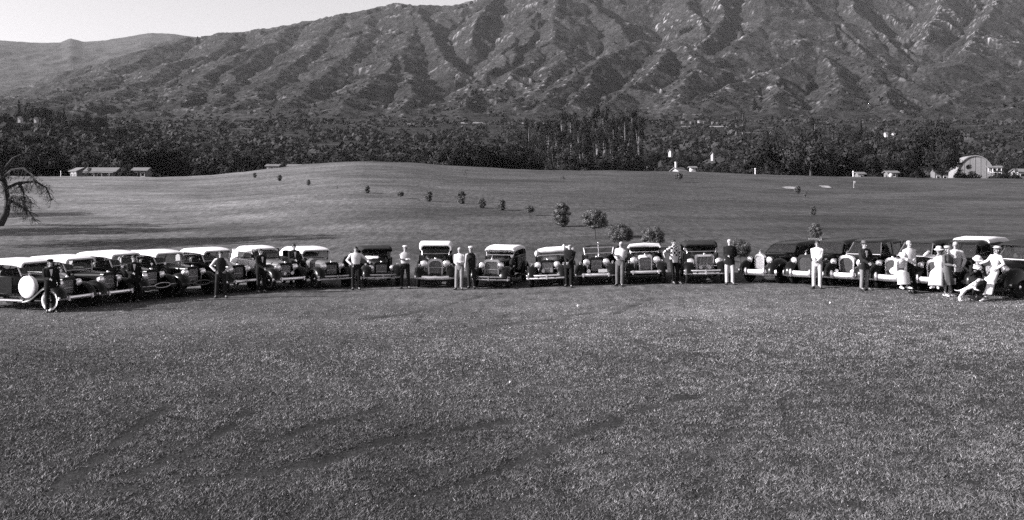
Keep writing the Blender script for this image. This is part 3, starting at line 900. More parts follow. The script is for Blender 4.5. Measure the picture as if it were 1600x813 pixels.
        for sx in (-1, 1):
            for k, yy in enumerate(ys_):
                bp = MB(); bp.loft([[(sx * W * .490, yy - .05, d['belt'] - .02), (sx * W * .490, yy + .05, d['belt'] - .02), (sx * (W * .49 - .04), yy + .05, d['belt'] - .02), (sx * (W * .49 - .04), yy - .05, d['belt'] - .02)],
                         [(sx * W * .452, yy - .05, rz - .12), (sx * W * .452, yy + .05, rz - .12), (sx * (W * .452 - .04), yy + .05, rz - .12), (sx * (W * .452 - .04), yy - .05, rz - .12)]])
                bp.build('pillar', pm, root, angle=35)
            # rear quarter, rounded into the tail
            q = ys_[-1] + .1
            bp = MB(); bp.loft([[(sx * W * .490, q, d['belt'] - .02), (sx * W * .452, q, rz - .12), (sx * (W * .452 - .05), q, rz - .12), (sx * (W * .49 - .05), q, d['belt'] - .02)],
                     [(sx * W * .46, (q + yre) / 2 + .05, d['belt'] - .02), (sx * W * .43, (q + yre) / 2, rz - .20), (sx * (W * .43 - .05), (q + yre) / 2, rz - .20), (sx * (W * .46 - .05), (q + yre) / 2 + .05, d['belt'] - .02)],
                     [(sx * W * .40, yre, d['belt'] - .06), (sx * W * .37, yre - .14, rz - .06 - drop), (sx * (W * .37 - .05), yre - .14, rz - .06 - drop), (sx * (W * .40 - .05), yre, d['belt'] - .06)]])
            bp.build('rear_quarter', pm, root, angle=35)
        bp = MB(); bp.box((0, yre - .05, d['belt'] + .06), (W * .78, .05, .22)); 
        for sx in (-1, 1): bp.box((sx * W * .30, yre - .11, d['belt'] + .2), (W * .18, .05, .3))
        bp.build("rear_panel", pm, root, angle=35)
        prev = yc + .06
        for sx in (-1, 1):
            prev = yc + .05
            for k, yy in enumerate(ys_):
                f0, f1 = (prev if k else ywt + .02) , yy - .05
                gm = MB(); gm.loft([[(sx * (W * .487 - .012), prev + .02, d['belt'] - .01), (sx * (W * .487 - .012), f1, d['belt'] - .01), (sx * (W * .487 - .02), f1, d['belt'] - .01), (sx * (W * .487 - .02), prev + .02, d['belt'] - .01)],
                                    [(sx * (W * .450 - .012), f0 + .02, rz - .14), (sx * (W * .450 - .012), f1, rz - .14), (sx * (W * .450 - .02), f1, rz - .14), (sx * (W * .450 - .02), f0 + .02, rz - .14)]])
                gm.build("window", GLASS, root, angle=0); prev = yy + .05
        rg = MB(); rg.box((0, yre - .12, d['belt'] + .3), (W * .42, .008, .3), Matrix.Rotation(-.2, 3, 'X')); rg.build("rear_window", GLASS, root, angle=0)
        if d['era'] == 'old' and d['visor']:
            v = MB(); v.loft([[(-W * .45, ywt - .04, rz - .09), (W * .45, ywt - .04, rz - .09), (W * .45, ywt - .04, rz - .05), (-W * .45, ywt - .04, rz - .05)], [(-W * .42, ywt - .26, rz - .17), (W * .42, ywt - .26, rz - .17), (W * .42, ywt - .26, rz - .155), (-W * .42, ywt - .26, rz - .155)]])
            v.build("sun_visor", d['roof_m'], root)
    else:   # folded top behind the seats
        b = MB()
        b.tube([(-W * .5, yre - .75, d['belt'] + .02), (-W * .5, yre - .15, d['belt'] + .10), (-W * .36, yre + .12, d['belt'] + .12), (W * .36, yre + .12, d['belt'] + .12), (W * .5, yre - .15, d['belt'] + .10), (W * .5, yre - .75, d['belt'] + .02)], [(.06, .05), (.11, .11), (.14, .13), (.14, .13), (.11, .11), (.06, .05)], 8)
        b.build("folded_top", d['roof_m'], root)
    # spares on the front mudguards
    if d['spare']:
        for sx in d['spare'][1]:
            sy = ya + (1.0 if d['spare'][0] == 'cover' else .80)
            if d['spare'][0] == 'cover':
                c = MB(); c.lathe([(.35, -.085), (.375, -.06), (.375, .06), (.35, .085), (.2, .10), (.01, .105)], 26, 'x')
                c.build("spare_wheel_cover", WHITE_P, root, loc=(sx * .70, sy, .80), rot=(0, 0, 0 if sx > 0 else math.pi))
            else:
                add_wheel(root, (sx * .70, sy, .80), sx, R * .96, d['wheel'], False, "spare_wheel")
            mi = MB(); mi.lathe([(.05, -.012), (.062, 0), (.05, .012)], 10, 'y'); mi.build("side_mirror", CHROME, root, loc=(sx * .68, sy - .02, 1.24))
    if d.get('wing_mirror'):
        for sx in (-1, 1):
            mi = MB(); mi.lathe([(.06, -.012), (.07, 0), (.06, .012)], 10, 'y', c=(0, 0, .12)); mi.tube([(0, 0, 0), (0, 0, .1)], .012, 5); mi.build("side_mirror", CHROME, root, loc=(sx * (wb_ + .08), yc, d['belt'] + .02))
    return root

CARS = [
 dict(name="touring_car", px=127, Y=32.4, th=70, label="black touring car with cream top and big white spare wheel cover", roofz=1.64, rh=1.10, spare=('cover', (-1, 1)), white=True, bright_board=True, bumper='bar', lamp_m=PAINT, rad_m=PAINT2, core_m=CORE, quarter=.3, L=4.9),
 dict(name="touring_car", px=189, Y=34.0, th=66, label="black touring car second from the left end, its white-shirted driver visible", roofz=1.64, rh=1.14, bumper='bar', lamp_m=CHROME, rad_m=PAINT2, quarter=.3),
 dict(name="touring_car", px=255, Y=35.4, th=62, label="tall black touring car with long white canvas top and looped spring bumper", roofz=1.70, rh=1.12, bumper='loop', bz=.55, rad_m=PAINT, lamp_m=PAINT, spare=('wheel', (-1, 1)), quarter=.35, bm=CHROME_D, belt=1.2),
 dict(name="touring_car", px=317, Y=36.7, th=57, label="black touring car with domed white top left of man in dark vest", roofz=1.64, rh=1.12, bumper='loop', bz=.52, rad_m=PAINT, lamp_m=CHROME_D, spare=('wheel', (-1,)), quarter=.35, bm=PAINT3, belt=1.18),
 dict(name="touring_car", px=386, Y=37.9, th=51, label="low black touring car with short white top and slim single bumper", roofz=1.64, rh=1.08, bumper='bar', rad_m=PAINT, lamp_m=CHROME, quarter=.5, L=4.4),
 dict(name="coupe", px=458, Y=38.8, th=45, label="old coupe with rounded white top, small side window and cream cowl", roof='closed', roof_m=CANVAS, pillar_roof=True, roofz=1.66, rh=1.08, hood_m=PAINT3, body_m=PALE, bumper='bar', drop=.2, L=4.35, horns=True, rad_m=PAINT, spare=('wheel', (-1,))),
 dict(name="touring_car", px=528, Y=39.5, th=38, label="dark touring car with white canvas top, grey hood and twin bar bumper", roofz=1.54, rh=1.06, hood_m=PAINT3, bumper='double', rad_m=PAINT, lamp_m=CHROME, quarter=.6, bm=CHROME_D),
 dict(name="roadster", px=599, Y=40.2, th=16, label="black roadster with low dark top and white fabric over its hood", roof='canvas', roof_m=CANVAS_D, roofz=1.56, rh=1.02, bumper='double', rad_m=PAINT, lamp_m=CHROME, ws_m=PAINT, valance=.02, quarter=.3, L=4.3, lampz=.78, lampx=.46, bm=CHROME_D, pale_cowl=True, fender_lamps=True),
 dict(name="touring_sedan", px=680, Y=39.8, th=4, label="tallest car, with rounded white canvas top and one thick wavy chrome bumper", roofz=1.72, rh=1.18, rad_m=CHROME, rw=.66, bumper='wave', bz=.46, lamp_r=.15, lampx=.47, lampz=.98, roof_curtain=CANVAS_D, quarter=1.1, fender_lamps=True, belt=1.26, shape='round', valance=.20),
 dict(name="touring_car", px=763, Y=39.7, th=-13, label="black touring car with flat cream top and winged ornament on its radiator", roofz=1.56, rh=1.16, rad_m=CHROME_D, rw=.64, bumper='double', bz=.42, mascot=True, lamp_r=.14, lampz=.92, roof_curtain=CANVAS_D, quarter=1.0, valance=.03, spare=('wheel', (1,)), bm=CHROME_D, fog=False, belt=1.22),
 dict(name="roadster", px=855, Y=39.4, th=-9, label="black open roadster with white folded cloth along its windshield and twin bar bumper", roof='none', roof_m=CANVAS, roofz=1.38, rh=1.10, bumper='double', bz=.44, lamp_r=.135, lampz=.90, rad_m=PAINT, fender_lamps=True, horns=True, shape='vee', L=4.5, ws_cloth=True),
 dict(name="roadster", px=932, Y=39.0, th=-9, label="black open roadster with bare windshield frame and a tall aerial post", roof='none', roof_m=CANVAS_D, roofz=1.52, rh=1.14, bumper='bar', bz=.46, lamp_r=.14, lampz=.94, rad_m=PAINT, fender_lamps=True, shape='vee', fog=True, L=4.5, ws_m=CHROME, aerial=True, splate=True, platez=.62, platex=.28),
 dict(name="convertible", px=1010, Y=38.6, th=-7, label="convertible with white top edge and bright pale radiator beside man in checked shirt", roof='canvas', roof_m=CANVAS_D, header=True, roofz=1.46, rh=1.16, bumper='bar', bz=.52, lamp_r=.15, lampz=.96, lampx=.46, rad_m=WHITE_P, core_m=PAINT3, shape='vee', fender_lamps=True, ws_m=WHITE_P, mirror=True, roof_curtain=CANVAS_D, L=4.5, valance=.06),
 dict(name="convertible", px=1104, Y=38.0, th=-6, label="convertible with black top, chrome framed windshield and wide pointed chrome radiator", roof='canvas', roof_m=CANVAS_D, roofz=1.54, rh=1.17, rw=.78, bumper='double', bz=.50, bm=CHROME, lamp_r=.15, lampz=.88, lampx=.56, rad_m=CHROME, core_m=CORE, shape='vee', fender_lamps=True, horns=True, wing_mirror=True, ws_m=CHROME, L=4.6, valance=.04, wheel='disc'),
 dict(name="sedan", era='new', px=1180, Y=37.6, th=-48, label="black sedan with narrow shining chrome grille right of man in pale trousers", roof='closed', roof_m=PAINT, roofz=1.52, rh=1.17, rw=.46, rad_m=CHROME, core_m=CHROME_D, bumper='heavy', wheel='disc', strip=True, shape='round', lampz=.93, lampx=.44, belt=1.10, mascot=True, split=True, platez=.3),
 dict(name="sedan", era='new', bars_m=PAINT3, px=1251, Y=36.3, th=-50, label="black sedan with wide dark grille behind the man in the pale suit", roof='closed', roof_m=PAINT2, roofz=1.65, rh=1.17, rw=.66, rad_m=PAINT2, core_m=PAINT2, bumper='heavy', wheel='disc', shape='round', lampz=.93, lampx=.50, belt=1.10, mascot=True, fender_lamps=True, split=True),
 dict(name="sedan", era='new', bars_m=PAINT3, px=1317, Y=35.1, th=-44, label="black sedan with tall chrome framed grille, left of the man in hat and dark jacket", roof='closed', roof_m=PAINT, roofz=1.69, rh=1.18, rw=.60, rad_m=CHROME, core_m=CORE, bumper='heavy', wheel='disc', shape='round', lampz=.93, lampx=.50, belt=1.10, mascot=True, fog=True, ws_m=CHROME, fender_lamps=True),
 dict(name="sedan", era='new', bars_m=PAINT3, px=1386, Y=33.9, th=-52, label="long black sedan with a person in white sitting on its front fender", roof='closed', roof_m=PAINT2, roofz=1.72, rh=1.16, rw=.56, rad_m=CHROME, core_m=CORE, bumper='heavy', wheel='disc', shape='round', lampz=.93, lampx=.50, belt=1.10, fender_lamps=True, L=5.1, ws_m=CHROME),
 dict(name="convertible_sedan", era='new', bars_m=PAINT3, px=1452, Y=32.7, th=-54, label="black car with white rear top and woman in white dress on bumper", roof='closed', roof_m=PAINT, roofz=1.72, rh=1.16, rw=.56, rad_m=CHROME, core_m=CORE, bumper='heavy', wheel='disc', shape='round', lampz=.93, lampx=.50, belt=1.10, L=5.0, white_rear=True, split=True),
 dict(name="sedan", era='new', px=1538, Y=31.2, th=-58, label="black car at the right end of the row, behind the woman in white leaning back", roof='canvas', roof_m=CANVAS_D, roofz=1.69, rh=1.14, rw=.56, rad_m=PAINT2, bumper='bar', bm=PAINT2, wheel='disc', shape='round', lampz=.93, lampx=.50, belt=1.12, L=4.8, lamp_m=PAINT),
]
CAR_OBJ = []
for c in CARS:
    root = build_car(c); CAR_OBJ.append(root)
    if c.get('ws_cloth'):
        b = MB(); b.tube([(-.58, 2.16, 1.36), (-.3, 2.13, 1.40), (0, 2.14, 1.37), (.3, 2.13, 1.41), (.58, 2.16, 1.38)], [(.05, .10), (.06, .12), (.05, .09), (.06, .12), (.05, .10)], 8)
        b.ellipsoid((.55, 2.15, 1.47), (.08, .07, .15)); b.ellipsoid((-.64, 2.08, 1.27), (.09, .1, .14))
        b.build("folded_cloth", CANVAS, root)
    if c.get('header'):
        b = MB(); b.tube([(-.66, 1.96, 1.36), (-.60, 1.97, 1.46), (0, 1.95, 1.49), (.60, 1.97, 1.46), (.66, 1.96, 1.36)], [(.04, .07), (.06, .085), (.06, .09), (.06, .085), (.04, .07)], 8); b.build("top_header", CANVAS, root)
    if c.get('aerial'):
        b = MB(); b.tube([(0, 2.0, 1.2), (0, 2.0, 1.62)], .02, 6); b.ellipsoid((0, 2.0, 1.63), (.035, .035, .05), 8, 5); b.build("aerial", CHROME, root)
    if c.get('pale_cowl'):
        b = MB(); b.loft([arc_ring(1.5, .50, 1.03, 1.11, .07, 4), arc_ring(1.7, .60, 1.06, 1.17, .07, 4), arc_ring(1.96, .66, 1.08, 1.21, .08, 4)]); b.build("cloth_cover", CANVAS, root, loc=(-.22, 0, 0))
    if c.get('white_rear'):
        b = MB(); b.loft([arc_ring(2.75, 1.36, 1.60, 1.76, .15, 5), arc_ring(3.4, 1.40, 1.62, 1.80, .15, 5), arc_ring(4.1, 1.34, 1.54, 1.74, .15, 5), arc_ring(4.6, 1.2, 1.38, 1.56, .15, 5)]); b.build("canvas_rear_top", CANVAS, root)
# ------------------------------------------------------------------ people
SKIN = mat("skin", .25, rough=.6, var=.08, scale=20)
EYE = mat("eye_socket", .06, rough=.6, var=.1)
HAIR = mat("dark_hair", .012, rough=.7, var=.4, scale=60)
HAIR_L = mat("fair_hair", .30, rough=.7, var=.3, scale=60)
C_WHITE = mat("white_cotton", .52, rough=.9, var=.08, scale=9, bump=.3)
C_LIGHT = mat("light_cloth", .34, rough=.9, var=.12, scale=9, bump=.3)
C_GREY = mat("grey_cloth", .16, rough=.9, var=.2, scale=9, bump=.3)
C_MID = mat("mid_grey_cloth", .085, rough=.9, var=.25, scale=9, bump=.3)
C_DARK = mat("dark_cloth", .018, rough=.95, var=.3, scale=9, bump=.3)
C_BLACK = mat("black_cloth", .010, rough=.95, var=.3, scale=9, bump=.3)
SHOE = mat("dark_leather", .015, rough=.5, var=.3)
SHOE_W = mat("white_leather", .6, rough=.5, var=.1)
def check_material():
    m = mat("checked_cotton", .3, rough=.9, var=.1)
    nt = m.node_tree; b = nt.nodes["Principled BSDF"]
    tc = nt.nodes.new("ShaderNodeTexCoord"); ck = nt.nodes.new("ShaderNodeTexChecker"); ck.inputs['Scale'].default_value = 11
    ck.inputs['Color1'].default_value = grey(.6); ck.inputs['Color2'].default_value = grey(.03)
    nt.links.new(tc.outputs['Object'], ck.inputs['Vector']); nt.links.new(ck.outputs['Color'], b.inputs['Base Color'])
    return m
C_CHECK = check_material()
CLOTH = dict(white=C_WHITE, light=C_LIGHT, grey=C_GREY, mid=C_MID, dark=C_DARK, black=C_BLACK, check=C_CHECK)

ARM = dict(down=(.27, -.03, .84, 0), hip=(.18, -.09, 1.02, 1), fold=(-.13, -.21, 1.20, 0), clasp=(.04, -.26, 1.00, 0), front=(.07, -.27, 1.10, 0),
           pocket=(.21, -.10, .92, .6), back=(.08, .17, 1.0, .8), up=(.30, -.25, 1.62, .6), out=(.52, -.12, 1.12, .2), knee=(.14, -.36, .98, .3), chin=(.05, -.2, 1.42, .3))

def ik(a, w, l1, l2, hint):
    d = w - a; L = d.length
    if L > (l1 + l2) * .995: w = a + d.normalized() * (l1 + l2) * .995; d = w - a; L = d.length
    x = (l1 * l1 - l2 * l2 + L * L) / (2 * L); h = math.sqrt(max(l1 * l1 - x * x, 1e-6))
    n = d.normalized(); p = (hint - n * hint.dot(n)).normalized()
    return a + n * x + p * h, w

def person_rig(s):
    """joint positions in metres for a 1.75 m figure that faces local -Y"""
    J = {}
    hz = s.get('sit', .93); b = s.get('lean', 0.0)
    T = Matrix.Translation((s.get('hx', 0), 0, hz)) @ Matrix.Rotation(math.radians(s.get('pitch', -2 if b else 1)), 4, 'X') @ Matrix.Rotation(math.radians(s.get('tilt', 0)), 4, 'Y') @ Matrix.Translation((0, 0, -.93))
    J['T'] = T
    V = Vector
    for sx, k in ((-1, 'l'), (1, 'r')):
        hip = V((s.get('hx', 0) + sx * .095, 0, hz - .02))
        st = s.get('stance', .11)
        if s.get('sit'):
            kn = V((sx * s.get('knee', .11) + s.get('legx', 0) * .5, -.43, hz - .02 + .0)); an = V((sx * s.get('knee', .11) + s.get('legx', 0), -.50 - s.get('kick', 0), max(.09, hz - .45)))
        else:
            fw = s.get('step', 0) * sx
            an = V((sx * st, -b - fw, .085)); kn = (hip + an) / 2 + V((sx * .01, -.03 - s.get('bend', 0), .02))
        J['hip' + k], J['knee' + k], J['ank' + k] = hip, kn, an
        J['toe' + k] = an + V((sx * .05, -.17, -.045))
        sh = T @ V((sx * .175, .0, 1.415)); J['sh' + k] = sh
        ax, ay, az, out = s.get('arms', {}).get(k) or ARM[s.get('arm' + k, 'down')]
        wr = T @ V((sx * ax, ay, az))
        hint = V((sx * (0.35 + out), .6 - .3 * out, -.45 + .2 * out))
        J['el' + k], J['wr' + k] = ik(sh, wr, .29, .26, hint)
    return J

def body_skin_source(s, J):
    vs, es, rad, roots = [], [], [], []
    def v(p, r, parent=None, root=False):
        vs.append(Vector(p)); rad.append(r if isinstance(r, tuple) else (r, r)); i = len(vs) - 1
        if parent is not None: es.append((parent, i))
        if root: roots.append(i)
        return i
    T = J['T']
    pel = v(T @ Vector((0, 0, .95)), (.13, .10), None, True)
    bel = v(T @ Vector((0, 0, 1.12)), (.125, .095), pel)
    che = v(T @ Vector((0, 0, 1.32)), (.14, .10), bel)
    nk = v(T @ Vector((0, .005, 1.47)), .056, che)
    h0 = v(T @ Vector((0, -.012, 1.555)), (.056, .062), nk)
    h1 = v(T @ Vector((0, -.012, 1.635)), (.074, .092), h0)
    v(T @ Vector((0, .002, 1.70)), (.066, .082), h1)
    for k, sx in (('l', -1), ('r', 1)):
        a = v(J['sh' + k], .055, che); e = v(J['el' + k], .042, a); w = v(J['wr' + k], .028, e)
        d = (J['wr' + k] - J['el' + k]).normalized()
        side = d.cross(Vector((0, 1, 0.2))).normalized(); up = side.cross(d).normalized()
        palm = J['wr' + k] + d * .075
        v(J['wr' + k] + d * .04, (.034, .022), w); v(palm, (.040, .018), len(vs) - 1)
        for f in range(4):   # fingers, unequal and curled
            o = (f - 1.5) * .019; ln = (.062, .074, .07, .055)[f]
            p0 = palm + side * o - d * .015; p1 = palm + side * o * 1.1 + d * ln * .5 + up * .006; p2 = palm + side * o * 1.05 + d * ln * .85 - up * .022
            a0 = v(p0, .0095, None, True); a1 = v(p1, .009, a0); v(p2, .0075, a1)
        t0 = J['wr' + k] + d * .035 + side * .026; a0 = v(t0, .011, None, True)
        a1 = v(t0 + side * .024 + d * .03 - up * .006, .0105, a0); v(t0 + side * .03 + d * .058 - up * .012, .0085, a1)
        h = v(J['hip' + k], .085, pel); kn = v(J['knee' + k], .054, h); an = v(J['ank' + k], .036, kn); v(J['toe' + k], (.035, .025), an)
    return vs, es, rad, roots

def skin_object(vs, es, rad, roots, sub=1):
    me = bpy.data.meshes.new("skin_source"); me.from_pydata([tuple(p) for p in vs], es, [])
    o = bpy.data.objects.new("skin_source", me); COL.objects.link(o)
    md = o.modifiers.new("Skin", 'SKIN'); md.use_smooth_shade = True
    d = me.skin_vertices[0].data
    for i, r in enumerate(rad): d[i].radius = r; d[i].use_root = i in roots
    if sub: sm = o.modifiers.new("Sub", 'SUBSURF'); sm.levels = sub; sm.render_levels = sub
    return o

def head_features(T, me):
    """nose, ears, brow, eyes and mouth joined to the body mesh"""
    b = MB()
    M = T
    def ell(c, r, mi=0):
        b.cur = mi; n = len(b.v); b.ellipsoid(c, r, 8, 5)
        for i in range(n, len(b.v)): b.v[i] = tuple(M @ Vector(b.v[i]))
    ell((0, -.108, 1.612), (.015, .024, .026)); ell((0, -.085, 1.545), (.036, .022, .02))
    ell((0, -.092, 1.655), (.052, .016, .010))
    for sx in (-1, 1):
        ell((sx * .077, .0, 1.62), (.012, .022, .034)); ell((sx * .030, -.097, 1.635), (.014, .010, .008), 1)
    ell((0, -.103, 1.575), (.024, .008, .006), 1)
    bm = bmesh.new(); bm.from_mesh(me)
    vv = [bm.verts.new(p) for p in b.v]
    for f, mi in zip(b.f, b.mi):
        try:
            fc = bm.faces.new([vv[i] for i in f]); fc.material_index = mi; fc.smooth = True
        except ValueError: pass
    bm.to_mesh(me); bm.free()

def ering(c, rx, ry, M=None, n=14, p=2.4):
    out = []
    for j in range(n):
        a = 2 * math.pi * j / n; ca, sa = math.cos(a), math.sin(a)
        q = Vector((c[0] + rx * math.copysign(abs(ca) ** (2 / p), ca), c[1] + ry * math.copysign(abs(sa) ** (2 / p), sa), c[2]))
        out.append(M @ q if M is not None else q)
    return out

def dress_person(s, J, root):
    T = J['T']; woman = s.get('woman', False)
    bot = s.get('bottom', 'trousers'); bm_ = CLOTH[s.get('bc', 'dark')]; tm = CLOTH[s.get('tc', 'white')]; sm = CLOTH[s.get('sc', s.get('tc', 'white'))]
    sit = s.get('sit')
    # trousers or skirt
    if bot == 'trousers':
        b = MB(); r0 = .098 if not s.get('wide') else .115
        for k in 'lr':
            h, kn, an = J['hip' + k], J['knee' + k], J['ank' + k]
            wd = s.get('wide', 0)
            b.tube([h + Vector((0, 0, .06)), h + (kn - h) * .35, kn, kn + (an - kn) * .5, an + Vector((0, 0, .01))], [r0, .09 + wd * .3, .073 + wd * .7, .068 + wd, .068 + wd * 1.3], 12)
        b.loft([ering((0, 0, .80), .15, .10, T), ering((0, 0, .88), .172, .118, T), ering((0, 0, .95), .168, .117, T), ering((0, 0, 1.04), .160, .112, T)])
        b.build("trousers", bm_, root, angle=60)
    elif not sit:
        hem = s.get('hem', .42); b = MB(); n = 7; rings = []
        for i in range(n):
            t = i / (n - 1); z = 1.06 - (1.06 - hem) * t
            k = .5 * (J['kneel'] + J['kneer']); a = .5 * (J['ankl'] + J['ankr']); hp = .5 * (J['hipl'] + J['hipr'])
            if z > .93: c = (T @ Vector((0, 0, z))); cx, cy = c.x, c.y
            elif z > k.z: f = (hp.z - z) / (hp.z - k.z); cx, cy = hp.x + (k.x - hp.x) * f, hp.y + (k.y - hp.y) * f
            else: f = (k.z - z) / (k.z - a.z); cx, cy = k.x + (a.x - k.x) * f, k.y + (a.y - k.y) * f
            fl = s.get('flare', .10)
            rx = [.135, .18, .19][min(i, 2)] + fl * max(0, t - .3); ry = [.10, .125, .14][min(i, 2)] + fl * .9 * max(0, t - .3)
            ring = ering((cx, cy, z), rx, ry, None, 20, 2)
            if t > .4: ring = [q + Vector((0.02 * math.cos(j * 2.5) * t, .02 * math.cos(j * 2.5) * t, 0)) for j, q in enumerate(ring)]
            rings.append(ring)
        b.loft(rings); b.build("skirt", bm_, root, angle=60)
    else:
        b = MB(); hp = .5 * (J['hipl'] + J['hipr']); k = .5 * (J['kneel'] + J['kneer']); a = .5 * (J['ankl'] + J['ankr'])
        low = a + (k - a) * s.get('show', .15)
        b.tube([hp + Vector((0, .08, .05)), hp + (k - hp) * .5 + Vector((0, 0, .01)), k + Vector((0, -.03, -.02)), k + (low - k) * .5 + Vector((0, -.02, 0)), low], [(.20, .14), (.21, .13), (.21, .12), (.22, .12), (.24, .14)], 16)
        b.build("skirt", bm_, root, angle=60)
    # shirt, jacket or blouse
    b = MB(); top = s.get('top', 'shirt')
    w = .94 if woman else 1.0
    pr = [(1.03, .165, .115), (1.15, .178, .120), (1.28, .198, .128), (1.37, .206, .120), (1.43, .188, .102), (1.47, .125, .082), (1.505, .066, .066)]
    if woman: pr = [(1.02, .140, .105), (1.10, .138, .104), (1.20, .160, .128), (1.29, .172, .142), (1.37, .182, .118), (1.43, .165, .098), (1.47, .105, .078), (1.50, .060, .062)]
    if top == 'jacket': pr = [(.76, .205, .140), (.90, .198, .138), (1.03, .180, .128), (1.15, .190, .130)] + [(z, x + .010, y + .010) for z, x, y in pr[2:]]
    elif top == 'vest': pr = [(.97, .172, .122), (1.06, .170, .120)] + pr[1:]
    b.loft([ering((0, 0, z), x, y, T) for z, x, y in pr])
    cl = b.build({'shirt': 'shirt', 'jacket': 'jacket', 'vest': 'vest', 'blouse': 'blouse'}[top], tm, root, angle=60)
    for k in 'lr':
        sv = MB(); sh, el, wr = J['sh' + k], J['el' + k], J['wr' + k]
        g = 1.12 if top == 'jacket' else 1.0
        inn = sh + (T.to_3x3() @ Vector((-.05 if k == 'r' else .05, 0, .0)))
        if s.get('short'): pts, rr = [inn, sh, sh + (el - sh) * .55, sh + (el - sh) * .8], [.07, .072, .068, .066]
        else: pts, rr = [inn, sh, sh + (el - sh) * .5, el, el + (wr - el) * .5, wr], [.068 * g, .070 * g, .060 * g, .055 * g, .050 * g, .042 * g]
        sv.tube(pts, rr, 10); sv.build("sleeve", sm, cl, angle=70)
    if top == 'jacket' and not s.get('noshirt'):
        sf = MB(); pts = []
        for z, hw, y in ((1.48, .05, -.079), (1.40, .045, -.128), (1.30, .03, -.143), (1.20, .008, -.144)):
            pts.append([T @ Vector((-hw, y, z)), T @ Vector((hw, y, z)), T @ Vector((hw, y + .03, z)), T @ Vector((-hw, y + .03, z))])
        sf.loft(pts); sf.build("shirt_front", C_WHITE, root, angle=30)
    # shoes
    if not s.get('noshoes'):
        for k in 'lr':
            sh = MB(); a, t = J['ank' + k], J['toe' + k]
            sh.tube([a + Vector((0, .07, -.045)), a + Vector((0, .02, -.04)), (a + t) / 2 + Vector((0, 0, -.018)), t + Vector((0, -.02, -.012)), t + Vector((0, -.075, -.016))], [(.032, .03), (.046, .048), (.047, .036), (.046, .028), (.025, .018)], 10)
            sh.build("shoe", SHOE_W if s.get('wshoe') else SHOE, root, angle=60)
    # hair and hat
    hm = HAIR_L if s.get('fair') else HAIR
    b = MB()
    rings = []
    for i, (z, r) in enumerate(((1.60, .0), (1.64, 1.02), (1.675, 1.06), (1.71, .98), (1.735, .72), (1.75, .35), (1.754, .04))):
        if i == 0: continue
        cy = .03 if i < 2 else .012
        rings.append(ering((0, cy, z), .080 * r, .092 * r, T, 14, 2))
    b.loft(rings)
    if woman: b.loft([ering((0, .05, z), x, y, T, 12, 2) for z, x, y in ((1.54, .05, .03), (1.58, .085, .055), (1.64, .088, .07), (1.69, .07, .06))])
    if not s.get('bald'): b.build("hair", hm, root, angle=60)
    hat = s.get('hat')
    if hat:
        b = MB()
        if hat[0] == 'cap':
            b.loft([ering((0, .012, z), x, x * 1.12, T, 16, 2) for z, x in ((1.69, .088), (1.715, .104), (1.745, .104), (1.765, .075), (1.772, .02))])
            b.loft([ering((0, y, z), x, d, T, 14, 2) for z, x, d, y in ((1.688, .07, .06, -.09), (1.697, .075, .065, -.085))])
        elif hat[0] == 'fedora':
            b.loft([ering((0, .01, z), x, y, T, 18, 2) for z, x, y in ((1.688, .135, .155), (1.695, .138, .158), (1.70, .09, .105), (1.75, .088, .10), (1.79, .075, .088), (1.785, .03, .05))])
        else:
            b.loft([ering((0, .02, z), x, x * 1.08, T, 18, 2) for z, x in ((1.672, .155), (1.682, .16), (1.70, .10), (1.76, .095), (1.79, .06), (1.795, .01))])
        b.build("hat", CLOTH[hat[1]], root, angle=50)

